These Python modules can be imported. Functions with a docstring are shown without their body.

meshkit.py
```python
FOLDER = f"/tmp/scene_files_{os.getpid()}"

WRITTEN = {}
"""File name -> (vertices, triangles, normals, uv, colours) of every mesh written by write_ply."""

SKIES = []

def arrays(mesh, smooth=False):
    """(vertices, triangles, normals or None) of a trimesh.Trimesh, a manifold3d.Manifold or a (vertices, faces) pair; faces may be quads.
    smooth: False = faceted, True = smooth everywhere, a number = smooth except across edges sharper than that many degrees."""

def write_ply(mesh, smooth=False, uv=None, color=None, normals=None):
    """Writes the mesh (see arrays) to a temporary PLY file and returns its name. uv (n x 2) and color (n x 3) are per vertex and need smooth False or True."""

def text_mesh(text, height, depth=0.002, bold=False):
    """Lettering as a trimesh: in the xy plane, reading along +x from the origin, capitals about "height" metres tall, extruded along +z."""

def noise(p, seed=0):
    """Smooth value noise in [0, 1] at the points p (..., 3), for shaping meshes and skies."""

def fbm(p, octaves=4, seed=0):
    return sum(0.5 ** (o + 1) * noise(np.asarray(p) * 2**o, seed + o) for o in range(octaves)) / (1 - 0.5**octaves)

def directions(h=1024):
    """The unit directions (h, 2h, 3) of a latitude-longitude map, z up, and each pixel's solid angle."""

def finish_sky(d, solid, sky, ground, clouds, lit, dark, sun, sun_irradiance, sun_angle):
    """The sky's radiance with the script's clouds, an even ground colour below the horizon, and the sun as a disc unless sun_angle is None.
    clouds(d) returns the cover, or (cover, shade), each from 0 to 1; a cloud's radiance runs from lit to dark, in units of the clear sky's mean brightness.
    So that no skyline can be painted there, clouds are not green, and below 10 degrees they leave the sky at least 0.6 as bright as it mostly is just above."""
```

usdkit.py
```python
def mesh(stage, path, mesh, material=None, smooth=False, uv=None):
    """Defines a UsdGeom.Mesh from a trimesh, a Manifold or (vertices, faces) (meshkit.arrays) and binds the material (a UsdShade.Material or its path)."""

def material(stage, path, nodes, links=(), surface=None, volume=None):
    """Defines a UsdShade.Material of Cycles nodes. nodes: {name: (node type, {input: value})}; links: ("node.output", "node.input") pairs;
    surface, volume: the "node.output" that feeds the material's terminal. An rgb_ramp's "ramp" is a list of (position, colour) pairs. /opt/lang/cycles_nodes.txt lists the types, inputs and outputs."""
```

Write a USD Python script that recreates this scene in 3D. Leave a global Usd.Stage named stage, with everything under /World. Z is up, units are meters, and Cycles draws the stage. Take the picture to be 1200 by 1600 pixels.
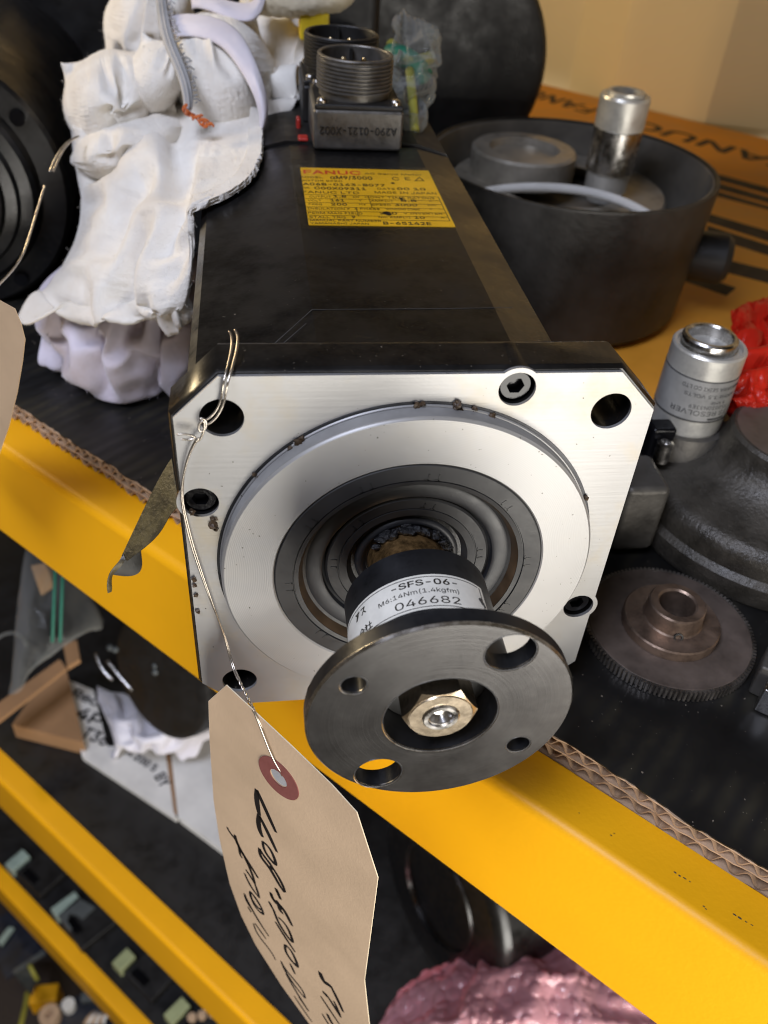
import math, random
import numpy as np, trimesh, usdkit, meshkit
import manifold3d as m3
from shapely.geometry import Polygon, Point, LineString, box as sbox
from shapely.ops import unary_union
from scipy.interpolate import RectBivariateSpline
from scipy.spatial.transform import Rotation
from pxr import Usd, UsdGeom, UsdLux, UsdShade, Gf, Sdf

random.seed(7)
RNG = np.random.default_rng(7)
stage = Usd.Stage.CreateInMemory()
UsdGeom.SetStageUpAxis(stage, 'Z')
UsdGeom.SetStageMetersPerUnit(stage, 1.0)
UsdGeom.Xform.Define(stage, '/World')
UsdGeom.Scope.Define(stage, '/World/Looks')
MM = 0.001

# ---------------------------------------------------------------- camera (geometry below is written in millimetres)
CAM = np.array([-42.752, -188.527, 177.861])
CR = Rotation.from_euler('xyz', [50.29, -3.645, -7.344], degrees=True).as_matrix()
FPX = 1340.3
cam = UsdGeom.Camera.Define(stage, '/World/camera')
M4 = np.eye(4); M4[:3, :3] = CR.T; M4[3, :3] = CAM * MM
cam.AddTransformOp().Set(Gf.Matrix4d(M4.tolist()))
cam.CreateHorizontalApertureAttr(36.0); cam.CreateVerticalApertureAttr(48.0)
cam.CreateFocalLengthAttr(36.0 * FPX / 1200)
cam.CreateFStopAttr(18.0); cam.CreateFocusDistanceAttr(0.262)
cam.CreateClippingRangeAttr((0.01, 100.0))
cam.CreateExposureAttr(0.28)

# ---------------------------------------------------------------- light
def look(name, nodes, links=(), surface='p.BSDF', volume=None):
    return usdkit.material(stage, '/World/Looks/' + name, nodes, links, surface=surface, volume=volume)

dome = UsdLux.DomeLight.Define(stage, '/World/room_light')
dm = look('room_air', {'b': ('background_shader', {'color': (1.0, 0.80, 0.58), 'strength': 0.07})}, surface='b.background')
UsdShade.MaterialBindingAPI.Apply(dome.GetPrim()).Bind(dm)

def rect(name, pos, target, w, h, intensity, color):
    l = UsdLux.RectLight.Define(stage, '/World/' + name)
    l.CreateWidthAttr(w); l.CreateHeightAttr(h); l.CreateIntensityAttr(intensity); l.CreateColorAttr(Gf.Vec3f(*color))
    p = np.array(pos, float); z = p - np.array(target, float); z /= np.linalg.norm(z)
    x = np.cross([0, 0, 1], z); x /= np.linalg.norm(x); y = np.cross(z, x)
    m = np.eye(4); m[0, :3] = x; m[1, :3] = y; m[2, :3] = z; m[3, :3] = p
    l.AddTransformOp().Set(Gf.Matrix4d(m.tolist()))
rect('doorway_light', (0.27, -0.74, -0.26), (0.04, 0.0, -0.06), 0.65, 0.65, 8.2, (1.0, 0.96, 0.89))
rect('window_light', (-0.55, -0.45, 1.10), (-0.12, 0.1, -0.1), 0.55, 0.55, 15.0, (0.74, 0.80, 1.0))
rect('warm_lamp', (-0.70, 0.74, 0.30), (0.2, 0.55, 0.0), 0.22, 0.16, 38.0, (1.0, 0.78, 0.46))

# ---------------------------------------------------------------- helpers
def ray(px, py): return CR @ np.array([(px - 600) / FPX, -(py - 800) / FPX, -1.0])
def dep(px, py, d): return CAM + ray(px, py) * d
def on(px, py, p0, n):
    r = ray(px, py); n = np.asarray(n, float)
    return CAM + r * (((np.asarray(p0, float) - CAM) @ n) / (r @ n))
def onz(px, py, z): return on(px, py, (0, 0, z), (0, 0, 1))
def ony(px, py, y): return on(px, py, (0, y, 0), (0, 1, 0))
NV = np.array([.7126, .7016, 0.0]); EV = np.array([.7016, -.7126, 0.0]); ZV = np.array([0, 0, 1.0])
def sh(a, b, z): return EV * a + NV * b + ZV * z          # along the shelf, into the shelf, up

used = {}
def num(parent, name):
    k = (parent, name); c = used.get(k, 0); used[k] = c + 1
    return name if c == 0 else f'{name}_{c:03d}'
origins = {}
def thing(name, label, cat, loc=(0, 0, 0), group=None, kind=None):
    path = '/World/' + num('/World', name)
    x = UsdGeom.Xform.Define(stage, path); x.AddTranslateOp().Set(Gf.Vec3d(*(np.array(loc, float) * MM)))
    origins[path] = np.array(loc, float)
    tag(x.GetPrim(), label, cat, group, kind)
    return path
def tag(p, label=None, cat=None, group=None, kind=None):
    for k, v in (('label', label), ('category', cat), ('group', group), ('kind', kind)):
        if v: p.SetCustomDataByKey(k, v)
def part(name, mesh, mat, parent='/World', smooth=32, label=None, cat=None, group=None, kind=None):
    if isinstance(mesh, list): mesh = trimesh.util.concatenate([tri(m) for m in mesh])
    v, f = va(mesh)
    root = '/'.join(parent.split('/')[:3]); o = origins.get(root, np.zeros(3))
    path = parent + '/' + num(parent, name)
    if root == '/World' :
        o = np.zeros(3)
    m = trimesh.Trimesh((v - o) * MM, f, process=False)
    usdkit.mesh(stage, path, m, mat, smooth=smooth)
    tag(stage.GetPrimAtPath(path), label, cat, group, kind)
    return path
def va(mesh):
    if hasattr(mesh, 'to_mesh'):
        m = mesh.to_mesh(); return np.array(m.vert_properties[:, :3]), np.array(m.tri_verts)
    if isinstance(mesh, tuple):
        v, f = np.asarray(mesh[0], float), np.asarray(mesh[1], int)
        if f.shape[1] == 4: f = np.vstack([f[:, [0, 1, 2]], f[:, [0, 2, 3]]])
        return v, f
    return np.array(mesh.vertices), np.array(mesh.faces)
def tri(mesh):
    v, f = va(mesh); return trimesh.Trimesh(v, f, process=False)
def frame(mesh, o, x, y, z):
    t = tri(mesh); v = np.array(t.vertices)
    return trimesh.Trimesh(np.asarray(o) + v[:, :1] * np.asarray(x, float) + v[:, 1:2] * np.asarray(y, float) + v[:, 2:3] * np.asarray(z, float), t.faces, process=False)
X, Y, Z = np.eye(3)
def lathe(prof, o=(0, 0, 0), axis='z', n=96):
    """prof: (radius, height); axis 'z' up, 'f' = towards -y (height = -y), or a vector."""
    p = np.array(prof, float)
    m = trimesh.creation.revolve(p, sections=n)
    if isinstance(axis, str) and axis == 'z': a = (X, Y, Z)
    elif isinstance(axis, str): a = (X, Z, -Y)
    else:
        w = np.asarray(axis, float); w = w / np.linalg.norm(w); u = np.cross([0, 0, 1], w) if abs(w[2]) < .99 else np.array([1., 0, 0]); u /= np.linalg.norm(u)
        a = (u, np.cross(w, u), w)
    m = frame(m, o, *a)
    if m.volume < 0: m.invert()
    return m
def ext(poly, h, o=(0, 0, 0), x=X, y=Y, z=Z):
    polys = getattr(poly, 'geoms', [poly])
    m = trimesh.util.concatenate([trimesh.creation.extrude_polygon(g, h, engine='earcut') for g in polys if g.area > 1e-6])
    return frame(m, o, x, y, z)
def bx(a, b, o=(0, 0, 0), x=X, y=Y, z=Z):
    a, b = np.minimum(a, b), np.maximum(a, b)
    m = trimesh.creation.box(b - a); m.apply_translation((np.array(a) + b) / 2)
    return frame(m, o, x, y, z)
def rbx(a, b, r, o=(0, 0, 0), x=X, y=Y, z=Z, seg=12):
    a, b = np.minimum(a, b).astype(float), np.maximum(a, b).astype(float)
    s = m3.Manifold.sphere(r, seg); ms = []
    for i in (a[0] + r, b[0] - r):
        for j in (a[1] + r, b[1] - r):
            for k in (a[2] + r, b[2] - r): ms.append(s.translate((i, j, k)))
    return frame(m3.Manifold.batch_hull(ms), o, x, y, z)
def tube(pts, r, n=10, close=False):
    p = np.array(pts, float); r = np.broadcast_to(r, len(p))
    t = np.gradient(p, axis=0); t /= np.linalg.norm(t, axis=1, keepdims=True)
    u = np.cross(t[0], [0.3, 0.2, 0.9]); u /= np.linalg.norm(u); V = []
    a = np.linspace(0, 2 * np.pi, n, endpoint=False)
    for i in range(len(p)):
        u = u - t[i] * (u @ t[i]); u /= np.linalg.norm(u); w = np.cross(t[i], u)
        V.append(p[i] + r[i] * (np.cos(a)[:, None] * u + np.sin(a)[:, None] * w))
    V = np.vstack(V + [p[:1], p[-1:]]); F = []
    for i in range(len(p) - 1):
        for j in range(n):
            q = i * n + j; s = i * n + (j + 1) % n
            F += [[q, s, s + n], [q, s + n, q + n]]
    c0, c1 = len(V) - 2, len(V) - 1; e = (len(p) - 1) * n
    for j in range(n): F += [[c0, (j + 1) % n, j], [c1, e + j, e + (j + 1) % n]]
    return trimesh.Trimesh(V, np.array(F), process=False)
def spline(pts, n=60):
    from scipy.interpolate import CubicSpline
    p = np.array(pts, float); d = np.r_[0, np.cumsum(np.linalg.norm(np.diff(p, axis=0), axis=1) ** .5)]
    return CubicSpline(d, p)(np.linspace(0, d[-1], n))
def gridsurf(P, thick=1.0):
    """closed sheet from a grid of points (n, m, 3): front layer, back layer, rim."""
    n, m = P.shape[:2]
    du = np.gradient(P, axis=0); dv = np.gradient(P, axis=1); N = np.cross(du, dv); N /= np.maximum(np.linalg.norm(N, axis=2, keepdims=True), 1e-9)
    if (N.reshape(-1, 3) * (CAM - P.reshape(-1, 3))).sum() < 0: N = -N
    B = P - N * thick
    idx = np.arange(n * m).reshape(n, m); q = np.stack([idx[:-1, :-1], idx[1:, :-1], idx[1:, 1:], idx[:-1, 1:]], -1).reshape(-1, 4)
    rim = np.r_[idx[0, :], idx[1:, -1], idx[-1, -2::-1], idx[-2:0:-1, 0]]; r2 = np.roll(rim, -1)
    F = np.vstack([q, q[:, ::-1] + n * m, np.stack([rim, r2, r2 + n * m, rim + n * m], 1)])
    v, f = va((np.vstack([P.reshape(-1, 3), B.reshape(-1, 3)]), F))
    return trimesh.Trimesh(v, f, process=False)
def netsurf(ctrl, n, m):
    C = np.array([[dep(*c) for c in row] for row in ctrl]); a, b = C.shape[:2]
    u, v = np.linspace(0, 1, a), np.linspace(0, 1, b)
    return np.stack([RectBivariateSpline(u, v, C[..., k], kx=min(3, a - 1), ky=min(3, b - 1))(np.linspace(0, 1, n), np.linspace(0, 1, m)) for k in range(3)], -1)
def folds(P, seed, amp, fs, flow=(1.0, 1.0), fine=0.3, edge=6.0, edgew=.06):
    """cloth folds: warped ridges along the normal, hems dropping back at the border."""
    n, m = P.shape[:2]; U, V = np.meshgrid(np.linspace(0, 1, n), np.linspace(0, 1, m), indexing='ij')
    du = np.gradient(P, axis=0); dv = np.gradient(P, axis=1); N = np.cross(du, dv); N /= np.maximum(np.linalg.norm(N, axis=2, keepdims=True), 1e-9)
    s = np.sign((N * (CAM - P)).sum(2, keepdims=True)); N = N * s
    q = np.stack([U * fs * flow[0], V * fs * flow[1], 0 * U + seed * 3.7], -1)
    w = np.stack([meshkit.noise(q * .7 + 11.3, seed), meshkit.noise(q * .7 + 47.1, seed + 5), 0 * U], -1) - [.5, .5, 0]
    a = meshkit.noise(q + 1.3 * w, seed + 1); r1 = 1 - np.sqrt((2 * a - 1) ** 2 + .006)
    b = meshkit.noise(q * 1.9 + 1.8 * w + 9, seed + 2); r2 = 1 - np.sqrt((2 * b - 1) ** 2 + .006)
    c = meshkit.noise(q * 3.6 + 2.0 * w + 31, seed + 4); r3 = 1 - np.sqrt((2 * c - 1) ** 2 + .02)
    h = amp * (r1 - .5) + amp * .55 * (r2 - .5) + amp * fine * (r3 - .5)
    e = np.minimum.reduce([U, 1 - U, V, 1 - V]); wob = meshkit.fbm(np.stack([U * 7, V * 7, 0 * U + seed], -1), 2, seed + 8) - .5
    h = h - edge * np.exp(-e / edgew)
    along = du / np.maximum(np.linalg.norm(du, axis=2, keepdims=True), 1e-9); side = dv / np.maximum(np.linalg.norm(dv, axis=2, keepdims=True), 1e-9)
    k = np.exp(-e / .05)[..., None]
    return P + N * h[..., None] + (along + side) * k * wob[..., None] * 6
def resamp(P, n, m):
    a, b = P.shape[:2]
    return np.stack([RectBivariateSpline(np.linspace(0, 1, a), np.linspace(0, 1, b), P[..., k], kx=3, ky=3)(np.linspace(0, 1, n), np.linspace(0, 1, m)) for k in range(3)], -1)
def edges_of(P): return [np.linalg.norm(P[1:] - P[:-1], axis=2), np.linalg.norm(P[:, 1:] - P[:, :-1], axis=2), np.linalg.norm(P[1:, 1:] - P[:-1, :-1], axis=2), np.linalg.norm(P[1:, :-1] - P[:-1, 1:], axis=2)]
def relax(P, P0, rest, it, kb, ka, g, solid):
    def pull(A, B, L, k):
        d = B - A; l = np.linalg.norm(d, axis=2, keepdims=True); c = d * (k * .5 * (1 - L[..., None] / np.maximum(l, 1e-6))); return c
    for _ in range(it):
        for par in (0, 1):
            A, B = P[par:-1:2], P[par + 1::2]; L = rest[0][par::2]; c = pull(A, B, L, .9); P[par:-1:2] += c; P[par + 1::2] -= c
        for par in (0, 1):
            A, B = P[:, par:-1:2], P[:, par + 1::2]; L = rest[1][:, par::2]; c = pull(A, B, L, .9); P[:, par:-1:2] += c; P[:, par + 1::2] -= c
        for (s0, s1), L in (((slice(None, -1), slice(1, None)), rest[2]), ((slice(1, None), slice(None, -1)), rest[3])):
            pass
        c = pull(P[:-1, :-1], P[1:, 1:], rest[2], .22); P[:-1, :-1] += c; P[1:, 1:] -= c
        c = pull(P[:-1, 1:], P[1:, :-1], rest[3], .22); P[:-1, 1:] += c; P[1:, :-1] -= c
        Q = P.copy()
        P[1:-1] += kb * (.5 * (Q[2:] + Q[:-2]) - Q[1:-1]); P[:, 1:-1] += kb * (.5 * (Q[:, 2:] + Q[:, :-2]) - Q[:, 1:-1])
        P += ka * (P0 - P); P[..., 2] -= g
        if solid: solid(P)
    return P
def drape(ctrl, n, m, seed, ex=(1.25, 1.2), init=7.0, fs=(3, 3), kb=.05, ka=.005, g=.04, fine=1.05, solid=None, hem=6.0, it=(150, 50), taper=.14):
    """a sheet cut larger than the shape it lies on, relaxed until the spare cloth buckles into folds"""
    rg = np.random.default_rng(seed); P0 = netsurf(ctrl, n, m)
    U, V = np.meshgrid(np.linspace(0, 1, n), np.linspace(0, 1, m), indexing='ij')
    du = np.gradient(P0, axis=0); dv = np.gradient(P0, axis=1); N = np.cross(du, dv); N /= np.maximum(np.linalg.norm(N, axis=2, keepdims=True), 1e-9); N *= np.sign((N * (CAM - P0)).sum(2, keepdims=True))
    e = np.minimum.reduce([U, 1 - U, V, 1 - V]); P0 = P0 - N * (hem * np.exp(-e / .07))[..., None]
    q = np.stack([U * fs[0], V * fs[1], 0 * U + seed * 1.3], -1); w = np.stack([meshkit.noise(q + 5, seed), meshkit.noise(q + 9, seed + 1), 0 * U], -1)
    h = init * (2 * meshkit.noise(q * 1.2 + 1.6 * w, seed + 2) - 1) + init * .5 * (2 * meshkit.noise(q * 2.6 + 2 * w, seed + 3) - 1)
    E0 = edges_of(P0); k = math.hypot(*ex) / math.sqrt(2); tp = np.clip(e / taper, 0, 1)
    def tap(L, x):
        t = tp[:L.shape[0], :L.shape[1]]; t = np.minimum(t, tp[tp.shape[0] - L.shape[0]:, tp.shape[1] - L.shape[1]:]); return L * (1 + (x - 1) * (.15 + .85 * t))
    P = relax(P0 + N * (h * (.25 + .75 * tp))[..., None], P0, [tap(E0[0], ex[0]), tap(E0[1], ex[1]), tap(E0[2], k), tap(E0[3], k)], it[0], kb, (ka * (1 + 9 * (1 - tp) ** 2))[..., None], g, solid)
    for lv, f, amp_ in ((2, 1.0 + (fine - 1) * .6, 1.6), (4, fine, .9)):
        P = resamp(P, lv * n, lv * m); E1 = edges_of(P)
        q = np.stack([*np.meshgrid(np.arange(lv * n) * .21, np.arange(lv * m) * .21, indexing='ij'), np.full((lv * n, lv * m), lv * 1.0)], -1)
        Pn = P + (meshkit.noise(q, seed + 6 + lv) - .5)[..., None] * resamp(N, lv * n, lv * m) * amp_
        P = relax(Pn, P.copy(), [x * f for x in E1], it[1], kb * 1.0, .03, 0, solid)
    return resamp(P, 9 * n, 9 * m)
def puff(cx, cy, rx, ry, ang, d0, bulge, tilt=0.0, n=7):
    """control net of a rounded bunch of cloth (centre and radii on the picture, depth d0 at its rim)"""
    t = np.linspace(-1, 1, n); c, s = math.cos(math.radians(ang)), math.sin(math.radians(ang)); R = []
    for v in t:
        row = []
        for u in t:
            x, y = u * math.sqrt(1 - v * v / 2), v * math.sqrt(1 - u * u / 2); r = min(x * x + y * y, 1)
            row.append((cx + rx * x * c - ry * y * s, cy + rx * x * s + ry * y * c, d0 - bulge * math.sqrt(1 - r * .985) - tilt * y))
        R.append(row)
    return R
def keep_off_motor(P):
    """the motor's left side and top, the shelf below"""
    P[..., 2] = np.maximum(P[..., 2], -63.0)
    x, y, z = P[..., 0], P[..., 1], P[..., 2]; top = np.where(x < -26, 63.2 + (x + 26.5) * .236, 63.2)
    ins = (x > -66.5) & (z < top) & (y > 16); side = ins & (x < -58) & (top - z > x + 66.5)
    P[..., 0] = np.where(side, -66.5, x); P[..., 2] = np.where(ins & ~side, top, z)
def lint(parent, mesh, count, length, mat, seed):
    """short loose fibres standing on cloth"""
    v, f = va(mesh); rg = np.random.default_rng(seed); e1, e2 = v[f[:, 1]] - v[f[:, 0]], v[f[:, 2]] - v[f[:, 0]]; N = np.cross(e1, e2); A = np.linalg.norm(N, axis=1)
    k = rg.choice(len(f), count, p=A / A.sum()); r = rg.random((count, 2)); fl = r.sum(1) > 1; r[fl] = 1 - r[fl]
    p = v[f[k, 0]] + e1[k] * r[:, :1] + e2[k] * r[:, 1:]; n = N[k] / np.maximum(A[k, None], 1e-9); L = length * (.4 + rg.random((count, 1)))
    n = n * np.sign((n * (CAM - p)).sum(1, keepdims=True)); t = rg.normal(size=(count, 3)) * .8
    q = np.stack([p, p + (n + t * .5) * L * .5, p + (n * .9 + t * 1.3) * L], 1).reshape(-1, 3)
    root = '/'.join(parent.split('/')[:3]); c = UsdGeom.BasisCurves.Define(stage, parent + '/' + num(parent, 'lint'))
    c.CreateTypeAttr('linear'); c.CreateCurveVertexCountsAttr([3] * count); c.CreatePointsAttr([Gf.Vec3f(*map(float, x)) for x in (q - origins[root]) * MM])
    c.CreateWidthsAttr([.00008]); c.SetWidthsInterpolation('constant'); UsdShade.MaterialBindingAPI.Apply(c.GetPrim()).Bind(mat); tag(c.GetPrim(), kind='stuff')
def text(t, h, o, ex, ey, depth=.06, bold=False, width=None):
    m = meshkit.text_mesh(t, h, depth, bold); v = np.array(m.vertices)
    if width: v[:, 0] *= width / max(v[:, 0].max() - min(v[:, 0].min(), 0), 1e-6)
    ex = np.asarray(ex, float); ey = np.asarray(ey, float)
    return frame((v, m.faces), o, ex, ey, np.cross(ex, ey))
def ribbon(pts, w, nrm, lift=.12):
    """a flat pen stroke along pts (n,3)"""
    p = spline(pts, 3 * len(pts) + 6) if len(pts) > 2 else np.array([np.array(pts[0]) + (np.array(pts[1]) - pts[0]) * t for t in np.linspace(0, 1, 6)])
    t = np.gradient(p, axis=0); t /= np.maximum(np.linalg.norm(t, axis=1, keepdims=True), 1e-9); s = np.cross(nrm, t)
    ww = w * (0.55 + .45 * np.sin(np.linspace(.35, np.pi - .3, len(p))))[:, None] / 2
    a, b = p + s * ww + nrm * lift, p - s * ww + nrm * lift; n = len(p)
    V = np.vstack([a, b, a - nrm * lift * .9, b - nrm * lift * .9]); F = []
    for i in range(n - 1):
        for A, B in ((0, n), (n, 3 * n), (3 * n, 2 * n), (2 * n, 0)):
            F += [[A + i, B + i, B + i + 1], [A + i, B + i + 1, A + i + 1]]
    return trimesh.Trimesh(V, np.array(F), process=False)

# ---------------------------------------------------------------- materials
def bumped(name, base, rough=.5, metal=0., scale=400, strength=.2, dist=.0006, var=.25, vscale=60, rvar=.15, extra=None, stretch=None, detail=4, tint=None):
    """a surface with uneven tone, uneven gloss and fine relief, in object space"""
    p = {'roughness': rough, 'metallic': metal}; p.update(extra or {})
    c2 = tint or tuple(c * (1 - var) for c in base)
    nodes = {'g': ('geometry', {}),
             'v': ('noise_texture', {'scale': vscale, 'detail': 5.0, 'roughness': .62}),
             'r': ('rgb_ramp', {'ramp': [(.3, c2), (.68, base)]}),
             'n': ('noise_texture', {'scale': scale, 'detail': float(detail), 'roughness': .6}),
             'm': ('map_range', {'from_min': .3, 'from_max': .7, 'to_min': max(rough - rvar, .03), 'to_max': min(rough + rvar, 1.)}),
             'b': ('bump', {'strength': strength, 'distance': dist}),
             'p': ('principled_bsdf', p)}
    links = [('v.fac', 'r.fac'), ('r.color', 'p.base_color'), ('v.fac', 'm.value'), ('m.result', 'p.roughness'), ('n.fac', 'b.height'), ('b.normal', 'p.normal')]
    if stretch:
        nodes['mp'] = ('mapping', {'scale': stretch}); links += [('g.position', 'mp.vector'), ('mp.vector', 'v.vector'), ('mp.vector', 'n.vector')]
    else:
        links += [('g.position', 'v.vector'), ('g.position', 'n.vector')]
    return look(name, nodes, links)

M = {}
# bare machined aluminium of the flange: fine grain, yellow oil stains, dark specks
def alu(name, rings):
    nodes = {'g': ('geometry', {}), 's': ('separate_xyz', {}),
             'x2': ('math', {'math_type': 'multiply'}), 'z2': ('math', {'math_type': 'multiply'}), 'add': ('math', {'math_type': 'add'}), 'rad': ('math', {'math_type': 'sqrt'}),
             'rs': ('math', {'math_type': 'multiply', 'value2': 12000.0}), 'sin': ('math', {'math_type': 'sine'}),
             'mp': ('mapping', {'scale': (30, 30, 900) if not rings else (1, 1, 1)}),
             'n': ('noise_texture', {'scale': 1.0 if not rings else 900., 'detail': 4.0}),
             'st': ('noise_texture', {'scale': 46.0, 'detail': 5.0, 'roughness': .6}), 'str': ('rgb_ramp', {'ramp': [(.50, (0, 0, 0)), (.70, (1, 1, 1))]}),
             'cl': ('noise_texture', {'scale': 22.0, 'detail': 3.0}), 'clr': ('rgb_ramp', {'ramp': [(.3, (.26, .256, .25)), (.7, (.345, .34, .332))]}),
             'mx': ('mix', {'color2': (.33, .27, .165)}), 'half': ('math', {'math_type': 'multiply', 'value2': .5 if not rings else .12}),
             'sp': ('noise_texture', {'scale': 900.0, 'detail': 1.0}), 'spr': ('rgb_ramp', {'ramp': [(.765, (0, 0, 0)), (.79, (1, 1, 1))]}),
             'mx2': ('mix', {'color2': (.05, .04, .03)}),
             'rm': ('map_range', {'from_min': .3, 'from_max': .7, 'to_min': .34, 'to_max': .5}),
             'b': ('bump', {'strength': .05 if rings else .2, 'distance': .0002}),
             'p': ('principled_bsdf', {'metallic': .42, 'roughness': .46, 'anisotropic': .0})}
    links = [('g.position', 's.vector'), ('s.x', 'x2.value1'), ('s.x', 'x2.value2'), ('s.z', 'z2.value1'), ('s.z', 'z2.value2'), ('x2.value', 'add.value1'), ('z2.value', 'add.value2'), ('add.value', 'rad.value1'),
             ('rad.value', 'rs.value1'), ('rs.value', 'sin.value1'), ('g.position', 'mp.vector'), ('mp.vector', 'n.vector'), ('g.position', 'st.vector'), ('st.fac', 'str.fac'), ('g.position', 'cl.vector'), ('cl.fac', 'clr.fac'),
             ('clr.color', 'mx.color1'), ('str.color', 'half.value1'), ('half.value', 'mx.fac'), ('g.position', 'sp.vector'), ('sp.fac', 'spr.fac'), ('mx.color', 'mx2.color1'), ('spr.color', 'mx2.fac'), ('mx2.color', 'p.base_color'),
             ('cl.fac', 'rm.value'), ('rm.result', 'p.roughness'), ('sin.value' if rings else 'n.fac', 'b.height'), ('b.normal', 'p.normal')]
    return look(name, nodes, links)
M['alu'] = alu('machined_aluminium', False)
M['alu_turned'] = alu('turned_aluminium', True)
def speckled(name, base, rough, spec_scale=700, coat=0.0, metal=0.):
    nodes = {'g': ('geometry', {}), 'sp': ('noise_texture', {'scale': spec_scale, 'detail': 2.0}), 'spr': ('rgb_ramp', {'ramp': [(.72, (0, 0, 0)), (.76, (1, 1, 1))]}),
             'v': ('noise_texture', {'scale': 35.0, 'detail': 6.0, 'roughness': .65}), 'm': ('map_range', {'from_min': .3, 'from_max': .72, 'to_min': rough - .1, 'to_max': rough + .2}),
             'vc': ('rgb_ramp', {'ramp': [(.35, base), (.75, tuple(c * 2.2 for c in base))]}),
             'mx': ('mix', {'color2': (.16, .14, .11)}), 'n': ('noise_texture', {'scale': 1500., 'detail': 3.0}), 'b': ('bump', {'strength': .12, 'distance': .0003}),
             'p': ('principled_bsdf', {'roughness': rough, 'coat_weight': coat, 'coat_roughness': .25, 'metallic': metal})}
    return look(name, nodes, [('g.position', 'sp.vector'), ('g.position', 'v.vector'), ('g.position', 'n.vector'), ('sp.fac', 'spr.fac'), ('spr.color', 'mx.fac'), ('v.fac', 'vc.fac'), ('vc.color', 'mx.color1'), ('mx.color', 'p.base_color'), ('v.fac', 'm.value'), ('m.result', 'p.roughness'), ('n.fac', 'b.height'), ('b.normal', 'p.normal')])
M['black_paint'] = speckled('dusty_black_paint', (.005, .0047, .0045), .27, 900, .1)
M['black_gloss'] = bumped('oily_black', (.005, .005, .006), .12, 0, 900, .15, .0004, .3, 60, .06, {'specular_ior_level': .3})
M['black_matt'] = bumped('matt_black_casing', (.012, .011, .010), .5, 0, 500, .2, .0006)
M['rubber'] = bumped('seal_rubber', (.020, .020, .021), .5, 0, 700, .12, .0003, .4, 90, .12, {'specular_ior_level': .45})
M['rubber_gloss'] = bumped('wiped_seal_rubber', (.022, .023, .026), .48, 0, 700, .12, .0003, .4, 90, .1, {'specular_ior_level': .5})
M['rust_rubber'] = bumped('rusty_seal_rubber', (.075, .045, .022), .5, 0, 700, .12, .0003, .6, 120, .12)
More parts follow.
